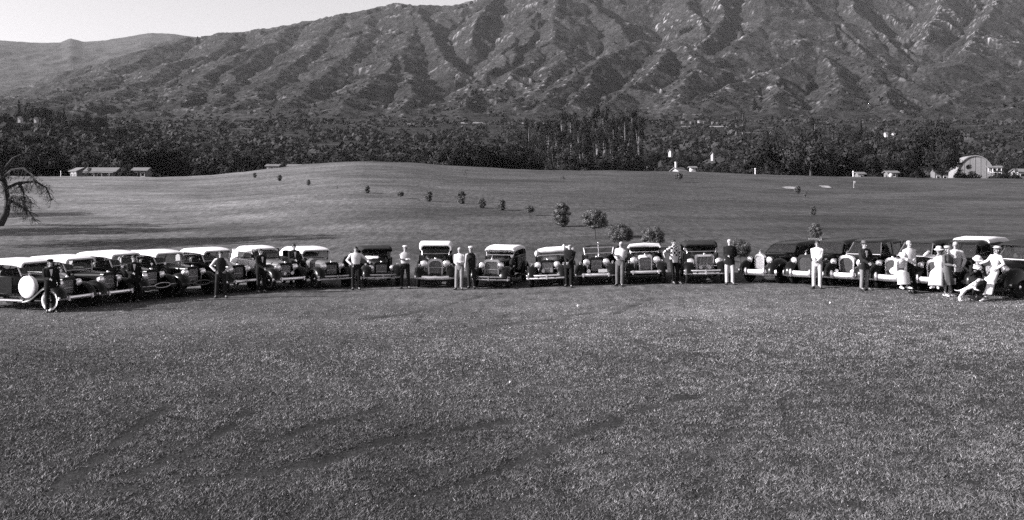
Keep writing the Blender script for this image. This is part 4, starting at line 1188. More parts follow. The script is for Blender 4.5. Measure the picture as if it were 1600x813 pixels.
def N(px, Y, label, **k): return dict(px=px, Y=Y, label=label, **k)
PEOPLE = [
 N(79, 31.9, "man in dark suit and flat cap by the white spare wheel cover", th=35, top='jacket', tc='black', bc='black', hat=('cap', 'black'), arml='front', armr='down', lean=.08),
 N(209, 34.8, "man in dark suit leaning at the second and third cars from the left", th=30, top='jacket', tc='black', bc='black', arml='front', armr='down', H=1.70),
 N(345, 36.0, "man with hands on hips in dark vest, white sleeves and dark trousers", th=15, top='vest', tc='dark', sc='white', bc='dark', arml='hip', armr='hip', stance=.16, H=1.76),
 N(407, 37.9, "man in dark suit standing in front of the white coupe's side window", th=48, top='jacket', tc='black', bc='black', arml='clasp', armr='clasp'),
 N(459, 40.3, "man in dark suit behind the cream coupe's cowl, second dark suit near the coupe", th=35, top='jacket', tc='dark', bc='black', arml='front', armr='pocket', H=1.80),
 N(538, 40.7, "man in dark jacket bent over by the grey hood with one pale sleeve", th=50, top='jacket', tc='black', sc='black', bc='black', pitch=38, arml='front', armr='knee', noshirt=True, H=1.62),
 N(556, 39.3, "man in white shirt and dark trousers leaning back between the twin bar bumper cars", th=10, top='shirt', tc='white', bc='black', arml='hip', armr='out', lean=.16, H=1.76),
 N(633, 39.8, "man in white cap and light shirt with folded arms left of the tallest car", th=5, top='shirt', tc='light', bc='black', arml='fold', armr='fold', hat=('cap', 'white'), H=1.76, lean=.10, stance=.14),
 N(718, 39.5, "man in white shirt and pale grey trousers at the tallest car's right fender", th=-8, top='shirt', tc='white', bc='grey', arml='front', armr='front', lean=.15, fair=True, H=1.72),
 N(737, 39.8, "man in white cap, dark vest and dark trousers between two pale topped cars", th=-5, top='vest', tc='dark', sc='light', bc='dark', arml='down', armr='pocket', hat=('cap', 'white'), H=1.74, tilt=-3, step=.08),
 N(889, 39.2, "man in all black suit with hands clasped, right of the car with white cloth", th=-15, top='jacket', tc='black', bc='black', arml='clasp', armr='clasp', fair=True, bald=True, noshirt=True, H=1.78, step=.10, tilt=4),
 N(969, 38.8, "man in white long-sleeved shirt and grey trousers in front of the tree shrub", th=-20, top='shirt', tc='white', bc='mid', arml='front', armr='fold', fair=True, H=1.78, lean=.10, tilt=3, step=.06),
 N(1053, 38.8, "man in checked shirt and white waist leaning on the white header car", th=25, top='shirt', tc='check', bc='black', arml='out', armr='pocket', lean=.10, H=1.78, sash=True),
 N(1140, 37.9, "man in dark jacket and pale trousers next to the wide chrome radiator", th=-10, top='jacket', tc='black', bc='light', arml='front', armr='back', lean=.14, fair=True, noshirt=True, H=1.78),
 N(1277, 35.4, "man in pale suit with hands clasped standing before the dark grille sedan", th=-25, top='shirt', tc='white', bc='light', arml='clasp', armr='clasp', H=1.76, lean=.10),
 N(1350, 34.3, "man in hat, dark jacket and grey trousers between two sedans", th=20, top='jacket', tc='dark', bc='grey', arml='clasp', armr='hip', hat=('fedora', 'mid'), H=1.74),
 N(1400, 33.4, "person in white clothes sitting with bowed head on the long sedan's front fender", th=10, top='blouse', woman=True, tc='white', bc='white', bottom='skirt', sit=.72, pitch=38, arml='knee', armr='knee', hat=('sun', 'white'), wshoe=True),
 N(1421, 33.3, "man in white shirt and black trousers beside the seated person in white", th=10, top='shirt', tc='white', bc='black', arml='clasp', armr='clasp', lean=.16, fair=True, H=1.80),
 N(1468, 32.4, "woman in long white dress sitting on bumper with both arms raised", th=-35, top='blouse', woman=True, tc='white', bc='white', bottom='skirt', sit=.80, pitch=8, arml='up', armr='up', show=.0, wshoe=True, knee=.07, kick=.1, hat=('sun', 'white')),
 N(1480, 32.0, "woman in dark knee length dress beside the man in light jacket", th=25, top='blouse', woman=True, tc='mid', bc='mid', bottom='skirt', hem=.40, arml='front', armr='down', hat=('cap', 'light'), wshoe=True, H=1.66, flare=.06),
 N(1493, 32.3, "man in long light jacket and dark trousers standing by the white dog", th=-30, top='jacket', tc='light', bc='black', arml='clasp', armr='pocket', fair=True, noshirt=True, H=1.78),
 N(1524, 31.0, "woman in black dress and white hat crouching behind the white dog", th=-10, top='blouse', woman=True, tc='black', bc='black', bottom='skirt', sit=.62, pitch=22, arml='chin', armr='chin', hat=('sun', 'white'), collar=True, show=.1),
 N(1553, 30.7, "woman in white blouse and long white skirt leaning back with hand on hip", th=-72, top='blouse', woman=True, tc='white', bc='white', bottom='skirt', hem=.22, flare=.13, lean=.48, pitch=-10, arml='out', armr='hip', hat=('cap', 'white'), wshoe=True, H=1.72),
]
INSIDE = [  # people sitting in cars: (car index, seat x, y, label)
 (1, -.30, 2.55, "driver in white shirt sitting inside the second car from the left", dict(tc='white', arml='front', armr='front')),
 (7, -.30, 2.45, "driver in dark clothes sitting inside the black roadster with white cloth on hood", dict(tc='black', arml='front', armr='front')),
]
def build_people():
    todo = []
    for s in PEOPLE:
        X, Y, Z = at(s['px'], s['Y'])
        r = empty("person", s['label'], "person", "people posing beside the cars", (X, Y, Z), math.radians(s.get('th', 0)))
        k = s.get('H', 1.74) / 1.75; r.scale = (k, k, k)
        J = person_rig(s); todo.append((s, r, J, skin_object(*body_skin_source(s, J))))
    for ci, x, y, lab, kw in INSIDE:
        s = dict(kw); s['sit'] = .62; s['inside'] = True
        M = CAR_OBJ[ci].matrix_world @ Matrix.Translation((x, y, .12))
        r = empty("person", lab, "person", "people sitting in the cars", mat=M)
        J = person_rig(s); todo.append((s, r, J, skin_object(*body_skin_source(s, J))))
    # dogs
    dv = [(.0, .0, 0)]
    def dog_src(j):
        vs, es, rad = [], [], []
        def v(p, r, par=None):
            vs.append(Vector(p)); rad.append(r if isinstance(r, tuple) else (r, r))
            if par is not None: es.append((par, len(vs) - 1))
            return len(vs) - 1
        hipz, shz, shx = j
        pel = v((-.02, 0, hipz), (.095, .085)); bel = v((shx * .5, 0, (hipz + shz) / 2 - .01), (.085, .09), pel); che = v((shx, 0, shz - .02), (.105, .13), bel)
        nk = v((shx + .14, 0, shz + .13), .065, che); hd = v((shx + .24, 0, shz + .22), .065, nk); mz = v((shx + .35, 0, shz + .20), .038, hd); v((shx + .40, 0, shz + .19), .028, mz)
        for sy in (-1, 1): e = v((shx + .21, sy * .065, shz + .23), .022, hd); v((shx + .20, sy * .085, shz + .15), (.028, .012), e)
        t = v((-.14, 0, hipz + .02), .03, pel); t2 = v((-.26, 0, hipz + .01), .02, t); v((-.36, 0, hipz + .04), .012, t2)
        return vs, es, rad, v, pel, che, hipz, shz, shx
    DOGS = [(1511, 30.4, "white dog with dark spots rearing up toward the woman in black", "white", -8),
            (1518, 30.5, "small shaggy grey dog lying beneath the rearing white dog", "grey", 8)]
    for px, Yd, lab, kind, th in DOGS:
        X, Y, Z = at(px, Yd)
        r = empty("dog", lab, "dog", "dogs with the people at the right", (X, Y, Z), math.radians(th))
        if kind == 'white':
            vs, es, rad, v, pel, che, hz, sz, sx = dog_src((.46, .74, .42))
            for sy in (-1, 1):
                k = v((-.02 + .06 * sy, sy * .09, .34), .06, pel); h = v((-.16 + .05 * sy, sy * .095, .20), .028, k); p = v((-.13 + .06 * sy, sy * .1, .05), .024, h); v((-.06 + .06 * sy, sy * .1, .025), .026, p)
                e = v((sx + .03, sy * .085, .56), .045, che); w = v((sx + .17, sy * .09, .50), .028, e); v((sx + .23, sy * .09, .47), .026, w)
            r.location.x -= .12; r.scale = (.74, .74, .74)
        else:
            vs, es, rad, v, pel, che, hz, sz, sx = dog_src((.17, .20, .36))
            for sy in (-1, 1):
                k = v((.08, sy * .11, .12), .055, pel); v((-.05, sy * .13, .04), .03, k); v((.08, sy * .14, .03), .026, len(vs) - 1)
                e = v((sx - .02, sy * .1, .10), .045, che); v((sx + .16, sy * .1, .04), .03, e)
            r.scale = (.75, .75, .75)
        todo.append((dict(dog=kind), r, None, skin_object(vs, es, rad, [0], 2)))
    dg = bpy.context.evaluated_depsgraph_get(); dg.update()
    DOGW = mat("spotted_dog_coat", .72, rough=.9, var=.06)
    nt = DOGW.node_tree; bs = nt.nodes["Principled BSDF"]
    tc = nt.nodes.new("ShaderNodeTexCoord"); vo = nt.nodes.new("ShaderNodeTexVoronoi"); vo.inputs['Scale'].default_value = 6.5
    rp = nt.nodes.new("ShaderNodeValToRGB"); rp.color_ramp.elements[0].color = grey(.02); rp.color_ramp.elements[0].position = .20; rp.color_ramp.elements[1].color = grey(.72); rp.color_ramp.elements[1].position = .25
    nt.links.new(tc.outputs['Object'], vo.inputs['Vector']); nt.links.new(vo.outputs['Distance'], rp.inputs['Fac']); nt.links.new(rp.outputs['Color'], bs.inputs['Base Color'])
    DOGG = mat("grey_dog_coat", .09, rough=.95, var=.5, scale=30, bump=.8)
    for s, r, J, so in todo:
        me = bpy.data.meshes.new_from_object(so.evaluated_get(dg))
        me.name = "body"; me.materials.clear()
        if 'dog' in s:
            me.materials.append(DOGW if s['dog'] == 'white' else DOGG)
            link("body", me, r)
            hz, sz, sx = (.46, .74, .42) if s['dog'] == 'white' else (.17, .20, .36)
            b = MB(); b.ellipsoid((sx + .425, 0, sz + .195), (.018, .02, .018), 8, 5); b.build("nose", EYE, r)
            for sy in (-1, 1): b = MB(); b.ellipsoid((sx + .29, sy * .038, sz + .245), (.012, .01, .012), 6, 4); b.build("eye", EYE, r)
            if s['dog'] == 'white':
                for sy in (-1, 1): b = MB(); b.ellipsoid((sx + .195, sy * .078, sz + .185), (.028, .014, .055), 8, 5); b.build("ear", C_DARK, r)
                b = MB(); b.tube([(sx + .10 + .075 * math.cos(a) * .3, .075 * math.sin(a), sz + .10 + .075 * math.cos(a) * .8) for a in [2 * math.pi * i / 14 for i in range(15)]], .012, 5); b.build("collar", SHOE, r)
            continue
        me.materials.append(SKIN); me.materials.append(EYE)
        head_features(J['T'], me)
        link("body", me, r)
        dress_person(s, J, r)
        T = J['T']
        if s.get('collar'):
            b = MB(); b.loft([ering((0, 0, z), x, y, T) for z, x, y in ((1.40, .175, .14), (1.45, .14, .10), (1.49, .075, .075))]); b.build("collar", C_WHITE, r, angle=60)
            for k in 'lr':
                gl = MB(); gl.tube([J['el' + k] + (J['wr' + k] - J['el' + k]) * .6, J['wr' + k], J['wr' + k] + (J['wr' + k] - J['el' + k]).normalized() * .09], [.048, .04, .045], 8); gl.build("glove", C_WHITE, r)
        if s.get('sash'):
            b = MB(); b.loft([ering((0, -.005, z), x, y, T) for z, x, y in ((.84, .176, .124), (.94, .176, .124), (1.08, .170, .121))]); b.build("apron", C_WHITE, r, angle=60)
    for s, r, J, so in todo: 
        m0 = so.data; bpy.data.objects.remove(so); bpy.data.meshes.remove(m0)
build_people()
# ------------------------------------------------------------------ trees
LEAF_D = mat("dark_foliage", .014, rough=.8, var=.35, scale=.5, attr=True)
LEAF_M = mat("olive_foliage", .026, rough=.8, var=.35, scale=.5, attr=True)
LEAF_B = mat("scrub_foliage", .018, rough=.8, var=.35, scale=.5, attr=True)
LEAF_S = mat("young_foliage", .05, rough=.55, var=.3, scale=6, attr=True)
BARK = mat("bark", .045, rough=.95, var=.4, scale=3, bump=.6)
BARK_P = mat("pale_bark", .22, rough=.9, var=.4, scale=2, bump=.4)

def leaves(clumps, per, size, seed, flat=.75, droop=0.0, out=1.0):
    """leaf quads spread through clumps [(x,y,z,rx,ry,rz)]"""
    r = np.random.default_rng(seed); Vs = []; cols = []
    for (cx, cy, cz, rx, ry, rz) in clumps:
        n = max(4, int(per * r.uniform(.7, 1.3)))
        d = r.normal(size=(n, 3)); d /= np.linalg.norm(d, axis=1)[:, None]
        rad = r.uniform(.35, 1.08, n) ** .6
        c = np.array([cx, cy, cz]) + d * rad[:, None] * np.array([rx, ry, rz])
        nrm = d * out + r.normal(size=(n, 3)) * .32; nrm[:, 2] += .12; nrm /= np.linalg.norm(nrm, axis=1)[:, None]
        t = np.cross(nrm, r.normal(size=(n, 3))); t /= np.linalg.norm(t, axis=1)[:, None]
        if droop: t[:, 2] -= droop; t /= np.linalg.norm(t, axis=1)[:, None]
        b = np.cross(nrm, t)
        s = size * r.uniform(.55, 1.25, n)[:, None]
        Vs.append(np.stack([c - t * s, c + b * s * flat * .6, c + t * s, c - b * s * flat * .6], 1))
        cols.append(np.repeat(np.exp(r.normal(0, .20, n)) * r.uniform(.6, 1.45), 4))
    V = np.concatenate(Vs).reshape(-1, 3); n = len(V) // 4
    return V, np.arange(n * 4).reshape(n, 4), np.concatenate(cols)

def crown_mesh(name, clumps, per, size, seed, m, **k):
    V, Fq, c = leaves(clumps, per, size, seed, **k)
    return np_mesh(name, V, Fq, m, False, c)

def trunk_mesh(h, r0, clumps, seed, m, n=7, limbs=6):
    r = random.Random(seed); b = MB()
    lean = (r.uniform(-.05, .05) * h, r.uniform(-.05, .05) * h)
    pts = [(lean[0] * t * t, lean[1] * t * t, h * t) for t in (-.03, .0, .08, .3, .6, 1.0)]
    b.tube(pts, [r0 * 1.5, r0 * 1.35, r0, r0 * .8, r0 * .55, r0 * .2], n)
    for c in r.sample(clumps, min(limbs, len(clumps))):
        t = r.uniform(.3, .7); p = Vector((lean[0] * t * t, lean[1] * t * t, h * t)); q = Vector(c[:3]); mid = p.lerp(q, .5) + Vector((0, 0, .06 * h))
        b.tube([p, mid, q], [r0 * .45, r0 * .3, r0 * .08], 5)
    return b.mesh("trunk", m)

PROTO = {}
def proto(kind, i):
    if (kind, i) in PROTO: return PROTO[(kind, i)]
    sd = sum(map(ord, kind)) * 13 + i * 101; r = random.Random(sd); cl = []
    if kind == 'oak':       # broad, unit height 10
        for k in range(30):
            a = r.uniform(0, 6.28); d = 4.6 * math.sqrt(r.random()); z = 3.2 + (6.2 * math.sqrt(max(0, 1 - (d / 5.2) ** 2))) * r.uniform(.15, 1)
            s = r.uniform(1.0, 1.9); cl.append((d * math.cos(a), d * math.sin(a), z, s * 1.15, s * 1.15, s * .8))
        cm = crown_mesh("crown", cl, 120, .33, sd, LEAF_D if i % 3 else LEAF_M); tm = trunk_mesh(6.5, .38, cl, sd, BARK)
    elif kind == 'eucalyptus':   # tall, unit height 10
        for k in range(26):
            z = r.uniform(2.0, 9.6); w = (1.55 if z > 3.5 else 1.0) * (1 if z < 8 else .65); a = r.uniform(0, 6.28); d = w * math.sqrt(r.random())
            s = r.uniform(.38, .80); cl.append((d * math.cos(a), d * math.sin(a), z, s, s, s * 1.45))
        cm = crown_mesh("crown", cl, 140, .15, sd, LEAF_D, droop=.8); tm = trunk_mesh(8.6, .16, cl, sd, BARK_P)
    elif kind == 'conifer':
        for k in range(26):
            z = 1.0 + 8.6 * (k / 25); w = 2.0 * (1 - (z / 10.2)) + .15; a = r.uniform(0, 6.28); d = w * .55 * r.random() ** .5
            cl.append((d * math.cos(a), d * math.sin(a), z, w * .75, w * .75, .8))
        cm = crown_mesh("crown", cl, 90, .25, sd, LEAF_D, droop=.3); tm = trunk_mesh(9, .2, cl, sd, BARK, limbs=3)
    else:                   # bushy round tree, unit height 10
        for k in range(24):
            a = r.uniform(0, 6.28); u = r.random(); d = 4.4 * math.sqrt(r.random()); z = 1.2 + 7.6 * math.sqrt(max(0, 1 - (d / 5.0) ** 2)) * r.uniform(.1, 1)
            s = r.uniform(1.1, 2.0); cl.append((d * math.cos(a), d * math.sin(a), z, s, s, s * .85))
        cm = crown_mesh("crown", cl, 120, .36, sd, LEAF_M if i % 2 else LEAF_D); tm = trunk_mesh(5, .35, cl, sd, BARK)
    PROTO[(kind, i)] = (cm, tm); return PROTO[(kind, i)]

NAMES = dict(oak='oak_tree', eucalyptus='eucalyptus_tree', conifer='conifer_tree', bush='bushy_tree')
def place_tree(kind, i, px, Y, h, label, group, wide=1.0):
    X = (px - 800) / F * Y; Z = float(terrain(np.array([X]), np.array([float(Y)]))[0])
    cm, tm = proto(kind, i)
    r = empty(NAMES[kind], label, "tree", group, (X, Y, Z - .1), random.uniform(0, 6.28))
    s = h / 10.0; r.scale = (s * wide, s * wide, s)
    link("crown", cm, r); link("trunk", tm, r)
    return r

# zones of the dark tree belt: px range, distance range, count, kinds, height range, label, group
ZONES = [
 (-230, 115, 255, 330, 24, ('oak', 'oak', 'bush'), (10, 15), "in the front of the far left wood", "front trees of the left wood"),
 (-230, 100, 380, 560, 22, ('oak', 'conifer', 'eucalyptus'), (14, 21), "in the middle of the left wood", "middle trees of the left wood"),
 (-230, 230, 640, 780, 26, ('oak', 'oak', 'conifer', 'bush'), (11, 17), "along the wooded left hilltop", "trees on the wooded left hilltop"),
 (115, 300, 262, 360, 17, ('oak', 'bush', 'oak'), (10, 16), "behind the low pale roofed sheds", "trees behind the low sheds at left"),
 (200, 410, 420, 620, 18, ('oak', 'bush'), (9, 14), "among the scrub left of the knoll", "scattered trees left of the knoll"),
 (300, 470, 262, 340, 15, ('bush', 'oak'), (8, 13), "behind the left shoulder of the knoll", "trees behind the knoll's left shoulder"),
 (470, 640, 290, 420, 17, ('bush', 'oak', 'bush'), (9, 13), "behind the top of the knoll", "trees behind the knoll top"),
 (620, 830, 275, 400, 22, ('oak', 'oak', 'bush'), (11, 16), "at the wood right of the knoll", "spreading trees right of the knoll"),
 (815, 1003, 285, 330, 13, ('eucalyptus', 'bush', 'oak'), (9, 15), "at the foot of the eucalyptus grove", "lower trees at the eucalyptus grove"),
 (1010, 1200, 262, 330, 17, ('bush', 'bush', 'oak'), (4.5, 9), "near the small white cottages", "low trees near the white houses"),
 (1010, 1230, 420, 640, 14, ('bush', 'oak'), (7, 11), "on the slope right of the grove", "trees on the right scrubby slope"),
 (1195, 1405, 262, 350, 26, ('oak', 'bush', 'oak', 'eucalyptus'), (10, 17), "in the wood left of the biggest oak", "front trees of the right wood"),
 (1160, 1375, 430, 680, 20, ('oak', 'eucalyptus', 'bush', 'conifer'), (11, 18), "at the back of the right wood", "back trees of the right wood"),
 (1500, 1830, 310, 460, 22, ('oak', 'bush'), (9, 13), "behind the round barn", "trees behind the round barn"),
]
KIND_WORD = dict(oak="broad dark oak", eucalyptus="slim eucalyptus", conifer="pointed conifer", bush="round bushy tree")
ORD = "first second third fourth fifth sixth seventh eighth ninth tenth eleventh twelfth thirteenth fourteenth fifteenth sixteenth seventeenth eighteenth nineteenth twentieth".split()
ORD += ["twenty-" + o for o in ORD[:9]]
def build_belt():
    rr = random.Random(5)
    for (a, b, y0, y1, n, kinds, (h0, h1), lab, grp) in ZONES:
        for k in range(n):
            px = a + (b - a) * (k + rr.uniform(.08, .92)) / n; Y = rr.uniform(y0, y1)
            kd = kinds[k % len(kinds)] if rr.random() < .7 else rr.choice(kinds)
            place_tree(kd, rr.randrange(4), px, Y, rr.uniform(h0, h1), '%s %s, %s from the left' % (KIND_WORD[kd], lab, ORD[k]), grp, rr.uniform(.85, 1.2) * (1.15 if kd == 'eucalyptus' else 1))
    # the tall grove: crown tops traced against the slope
    GROVE = [(812, 198), (826, 187), (842, 190), (856, 178), (868, 182), (880, 172), (893, 176), (905, 180), (918, 174), (932, 167), (944, 170), (955, 178), (966, 174), (977, 176), (988, 170), (997, 174), (850, 200), (915, 190), (960, 188), (985, 186)]
    for k, (px, top) in enumerate(GROVE):
        Y = 335 + 8 * ((k * 7) % 9); X = (px - 800) / F * Y; Z = gz(X, Y)
        h = HC + (HORIZON - top) / F * Y - Z
        place_tree('eucalyptus', k % 4, px, Y, h, 'tall dark eucalyptus in the centre right grove, %s tall trunk from the left' % ORD[sorted(GROVE).index((px, top))], "tall eucalyptus grove", .72)
    for px, top, Y, kd, lab, w in [(1462, 187, 300, 'oak', "biggest dark oak tree, left of the round barn", .85), (1436, 205, 312, 'oak', "dark oak tree joined to the left of the biggest oak", .9),
                               (1472, 222, 257, 'oak', "dark oak tree joined to the right of the biggest oak", .7), (1272, 184, 520, 'eucalyptus', "tallest thin tree in the right wood", .9),
                               (1150, 176, 900, 'eucalyptus', "tall thin pair of trees on the far slope at right, left one", .9), (1160, 172, 905, 'eucalyptus', "tall thin pair of trees on the far slope at right, right one", .9),
                               (39, 165, 720, 'conifer', "tall spire shaped conifer on the left hilltop between two white houses", .7), (46, 166, 722, 'conifer', "second spire shaped conifer on the left hilltop", .7)]:
        X = (px - 800) / F * Y; Z = gz(X, Y); place_tree(kd, 1, px, Y, HC + (HORIZON - top) / F * Y - Z, lab, None, w)
    for px, top, Y, w, lab in [(1511, 255, 258, 1.1, "dark round bush in front of the round barn"), (1567, 258, 257, 1.5, "dark round bush between the round barn and the white farmhouse"), (1126, 252, 257, 1.15, "round pale bush at the field edge right of the white cottages"),
                            (1100, 256, 258, 1.0, "dark low bush at the field edge by the white cottages"), (142, 260, 254, 1.0, "dark bush between the long low house and the small shed"), (188, 250, 256, 1.0, "dark bush right of the long low house"), (205, 255, 256, .9, "second dark bush right of the long low house"),
                            (1040, 262, 256, 1.2, "dark bush just left of the chimney cottage"), (1072, 268, 252, .8, "small dark bush below the chimney cottage"), (1362, 262, 256, 1.2, "dark bush between the two small grey sheds"), (1420, 258, 256, 1.2, "dark bush right of the white water tank"), (1590, 262, 254, .7, "small bush before the white farmhouse")]:
        X = (px - 800) / F * Y; place_tree('bush', 2, px, Y, HC + (HORIZON - top) / F * Y - gz(X, Y), lab, None, w)
build_belt()

# scrub that covers the valley floor and the foot of the slopes
def make_scrub():
    r = np.random.default_rng(3)
    def bushes(N_, y0, y1, thr, s0, s1, m, fs=.38):
        Y = np.exp(r.uniform(math.log(y0), math.log(y1), N_)); X = r.uniform(-.75, .75, N_) * Y
        dens = fbm(X / 90, Y / 45, 3, 501) + .5 * fbm(X / 25, Y / 25, 2, 503)
        k = dens > thr; X, Y = X[k], Y[k]; n = len(X)
        Z = terrain(X, Y)
        big = r.uniform(s0, s1, n) * (1 + (r.random(n) < .15) * .8)
        d = r.normal(size=(n, m, 3)); d /= np.linalg.norm(d, axis=2)[..., None]; d[..., 2] = np.abs(d[..., 2]) * .9
        c = np.stack([X, Y, Z - .2], -1)[:, None, :] + d * big[:, None, None] * r.uniform(.5, 1.1, (n, m, 1))
        nr = d + r.normal(size=(n, m, 3)) * .35; nr /= np.linalg.norm(nr, axis=2)[..., None]
        t = np.cross(nr, r.normal(size=(n, m, 3))); t /= np.linalg.norm(t, axis=2)[..., None]
        b = np.cross(nr, t); s = (big[:, None] * r.uniform(fs, fs * 1.8, (n, m)))[..., None]
        V = np.stack([c - t * s, c + b * s, c + t * s, c - b * s], 2).reshape(-1, 3)
        return V, np.repeat(np.exp(r.normal(0, .4, n)), m * 4)
    A = bushes(9000, 370, 1180, -.2, 2.0, 4.4, 30, .2)
    B = bushes(9000, 1150, 1700, .05, 1.6, 3.6, 8)
    C_ = bushes(8000, 1700, 2600, .10, 1.8, 4.0, 6)
    V = np.concatenate([A[0], B[0], C_[0]]); col = np.concatenate([A[1], B[1], C_[1]])
    o = link("scrub", np_mesh("scrub", V, np.arange(len(V)).reshape(-1, 4), LEAF_B, False, col))
    tag(o, "dark chaparral scrub covering the valley and lower slopes", kind="stuff")
make_scrub()

# young trees planted on the fairway slope
def shrub_proto(kind, i):
    key = ('young', kind, i)
    if key in PROTO: return PROTO[key]
    sd = 700 + i * 17 + len(kind); r = random.Random(sd); cl = []
    if kind == 'ovoid':
        for k in range(84):
            z = r.uniform(.08, .95); w = .31 * math.sin(math.pi * min(max((z - .02) / .98, 0), 1)) ** .6; a = r.uniform(0, 6.28); d = w * math.sqrt(r.random())
            cl.append((d * math.cos(a), d * math.sin(a), z, .105, .105, .10))
        tr = .5
    elif kind == 'round':
        for k in range(80):
            a = r.uniform(0, 6.28); d = .34 * math.sqrt(r.random()); z = .64 + .30 * math.sqrt(max(0, 1 - (d / .4) ** 2)) * r.uniform(-.9, 1)
            cl.append((d * math.cos(a), d * math.sin(a), z, .12, .12, .11))
        tr = .7
    else:
        for k in range(12):
            z = r.uniform(.3, .95); a = r.uniform(0, 6.28); d = .22 * r.random()
            cl.append((d * math.cos(a), d * math.sin(a), z, .07, .07, .07))
        tr = .8
    cm = crown_mesh("crown", cl, 190 if kind != 'thin' else 60, .024, sd, LEAF_S, droop=.5, flat=.6)
    PROTO[key] = (cm, trunk_mesh(tr, .022, cl, sd, BARK, 6)); return PROTO[key]
YOUNG = [  # px, foot row, height in photo pixels, kind, label
 (398, 278, 8, 'ovoid', "tiny dark shrub at the far left end of the shrub line"), (437, 283, 10, 'ovoid', "second tiny shrub from the left in the shrub line"),
 (482, 290, 9, 'ovoid', "tiny shrub on the knoll's left flank, third from the left"), (527, 297, 8, 'thin', "faint tiny shrub, fourth from the left in the line"),
 (574, 302, 12, 'ovoid', "small dark shrub under the knoll top, fifth from the left"), (626, 311, 12, 'round', "small wide shrub sixth from the left in the line"),
 (670, 315, 16, 'ovoid', "small dark oval shrub above the tallest car's left side"), (721, 319, 20, 'ovoid', "small narrow upright shrub above the tallest car's right side"),
 (753, 326, 16, 'ovoid', "small leaning shrub, left one of a close pair"), (784, 329, 17, 'ovoid', "small dark shrub, right one of a close pair"),
 (827, 338, 17, 'round', "small round shrub with a clear long shadow left of the large oval shrub"), (877, 355, 38, 'ovoid', "large leafy oval shrub, topmost of the large shrubs"),
 (930, 373, 46, 'round', "round headed young tree on a thin bare trunk"), (969, 393, 44, 'round', "round young tree behind the man in white long sleeves"),
 (1020, 396, 42, 'round', "round young tree behind the white topped convertible"), (1076, 412, 38, 'round', "young tree between the checked shirt man and the black topped convertible"),
 (1157, 415, 42, 'round', "young tree behind the man in pale trousers"),
 (728, 279, 15, 'thin', "thin sapling high on the knoll's right flank"), (880, 286, 17, 'thin', "thin sapling near the crest below the eucalyptus grove"),
 (1060, 285, 15, 'round', "small young tree near the crest below the white house"), (1246, 303, 13, 'ovoid', "small dark shrub just below the sand bunker"),
 (1259, 314, 18, 'thin', "scraggy sapling below the sand bunker shrub"), (1270, 337, 15, 'ovoid', "dark shrub midway down the right shrub line"),
 (1274, 374, 26, 'ovoid', "largest dark shrub of the right line, just behind the sedans"),
]
for j, (px, py, hp, kind, lab) in enumerate(YOUNG):
    x, y, z = hit(px, py, 44)
    cm, tm = shrub_proto(kind, j % 3)
    r = empty("young_tree", lab, "shrub", "young trees planted on the fairway slope", (x, y, z - .02), random.uniform(0, 6.28))
    s = hp * y / F; r.scale = (s * 1.15, s * 1.15, s)
    link("crown", cm, r); link("trunk", tm, r)

# bare drooping oak at the left edge and its neighbours outside the frame
def edge_oak():
    ox, oy, oz = hit(-4, 354, 44); k = oy / F
    root = empty("oak_tree", "gnarled half bare oak tree with drooping branches at the left edge", "tree", None, (ox, oy, oz - .1)); r = random.Random(8)
    def q(px, py, dy=0): return Vector(((px + 4) * k, dy, (354 - py) * k))
    b = MB(); b.tube([q(-5, 358), q(0, 348), q(7, 332, .2), q(9, 314, .3), q(7, 296, .2), q(5, 278, 0), q(-2, 258, -.2), q(-12, 235)], [.42, .34, .28, .25, .22, .20, .16, .08], 9)
    b.build("trunk", BARK, root)
    LIMBS = [[q(9, 312, .3), q(20, 305, .0), q(36, 308, -.5), q(47, 318, -.8), q(52, 334, -1)], [q(7, 294), q(24, 284, .5), q(46, 282, .9), q(62, 292, 1.1), q(70, 312, 1.2)],
             [q(5, 276), q(22, 264, -.3), q(45, 262, -.8), q(60, 272, -1), q(66, 288, -1.1)], [q(9, 310, .3), q(18, 318, 1), q(30, 330, 1.6), q(36, 344, 1.9)], [q(3, 268), q(14, 246, .6), q(30, 236, 1.2), q(48, 242, 1.6)],
             [q(-2, 258), q(-20, 246, 1), q(-45, 250, 2)], [q(5, 280), q(-15, 275, -1.5), q(-40, 285, -2.5)], [q(36, 308, -.5), q(50, 304, -1), q(64, 316, -1.4)], [q(24, 284, .5), q(34, 296, .2), q(40, 316, 0)]]
    tw = MB(); tips = []
    for lm in LIMBS:
        m = MB(); m.tube(lm, [.14 * (1 - .75 * i / (len(lm) - 1)) for i in range(len(lm))], 7); m.build("limb", BARK, root)
        for i in range(1, len(lm)):
            for _ in range(14):
                p = lm[i - 1].lerp(lm[i], r.random()); pts = [p]; dv = Vector((r.uniform(-.6, 1), r.uniform(-1, 1), r.uniform(-.9, .5))).normalized()
                for s in range(4):
                    dv = (dv + Vector((r.uniform(-.4, .4), r.uniform(-.4, .4), -.35))).normalized(); pts.append(pts[-1] + dv * r.uniform(.12, .26))
                tw.tube(pts, [.028, .022, .018, .014, .008], 4); tips.append(pts[-1])
    tag(tw.build("twigs", BARK, root), kind="stuff")
    V = [(t.x, t.y, t.z, .22, .22, .18) for t in tips]
    link("crown", crown_mesh("crown", V, 15, .045, 5, LEAF_D, droop=.8), root)
edge_oak()
for i, (x, y, h, w, lab) in enumerate([(-38, 61, 12.5, .62, "leafy oak tree standing outside the left edge, nearest the cars"), (-49, 70, 11.5, .62, "leafy oak tree standing outside the left edge, between two others"), (-60, 88, 11, .6, "leafy oak tree standing outside the left edge, farther up the fairway")]):
    place_tree('oak', i, 800 + F * x / y, y, h, lab, None, w)

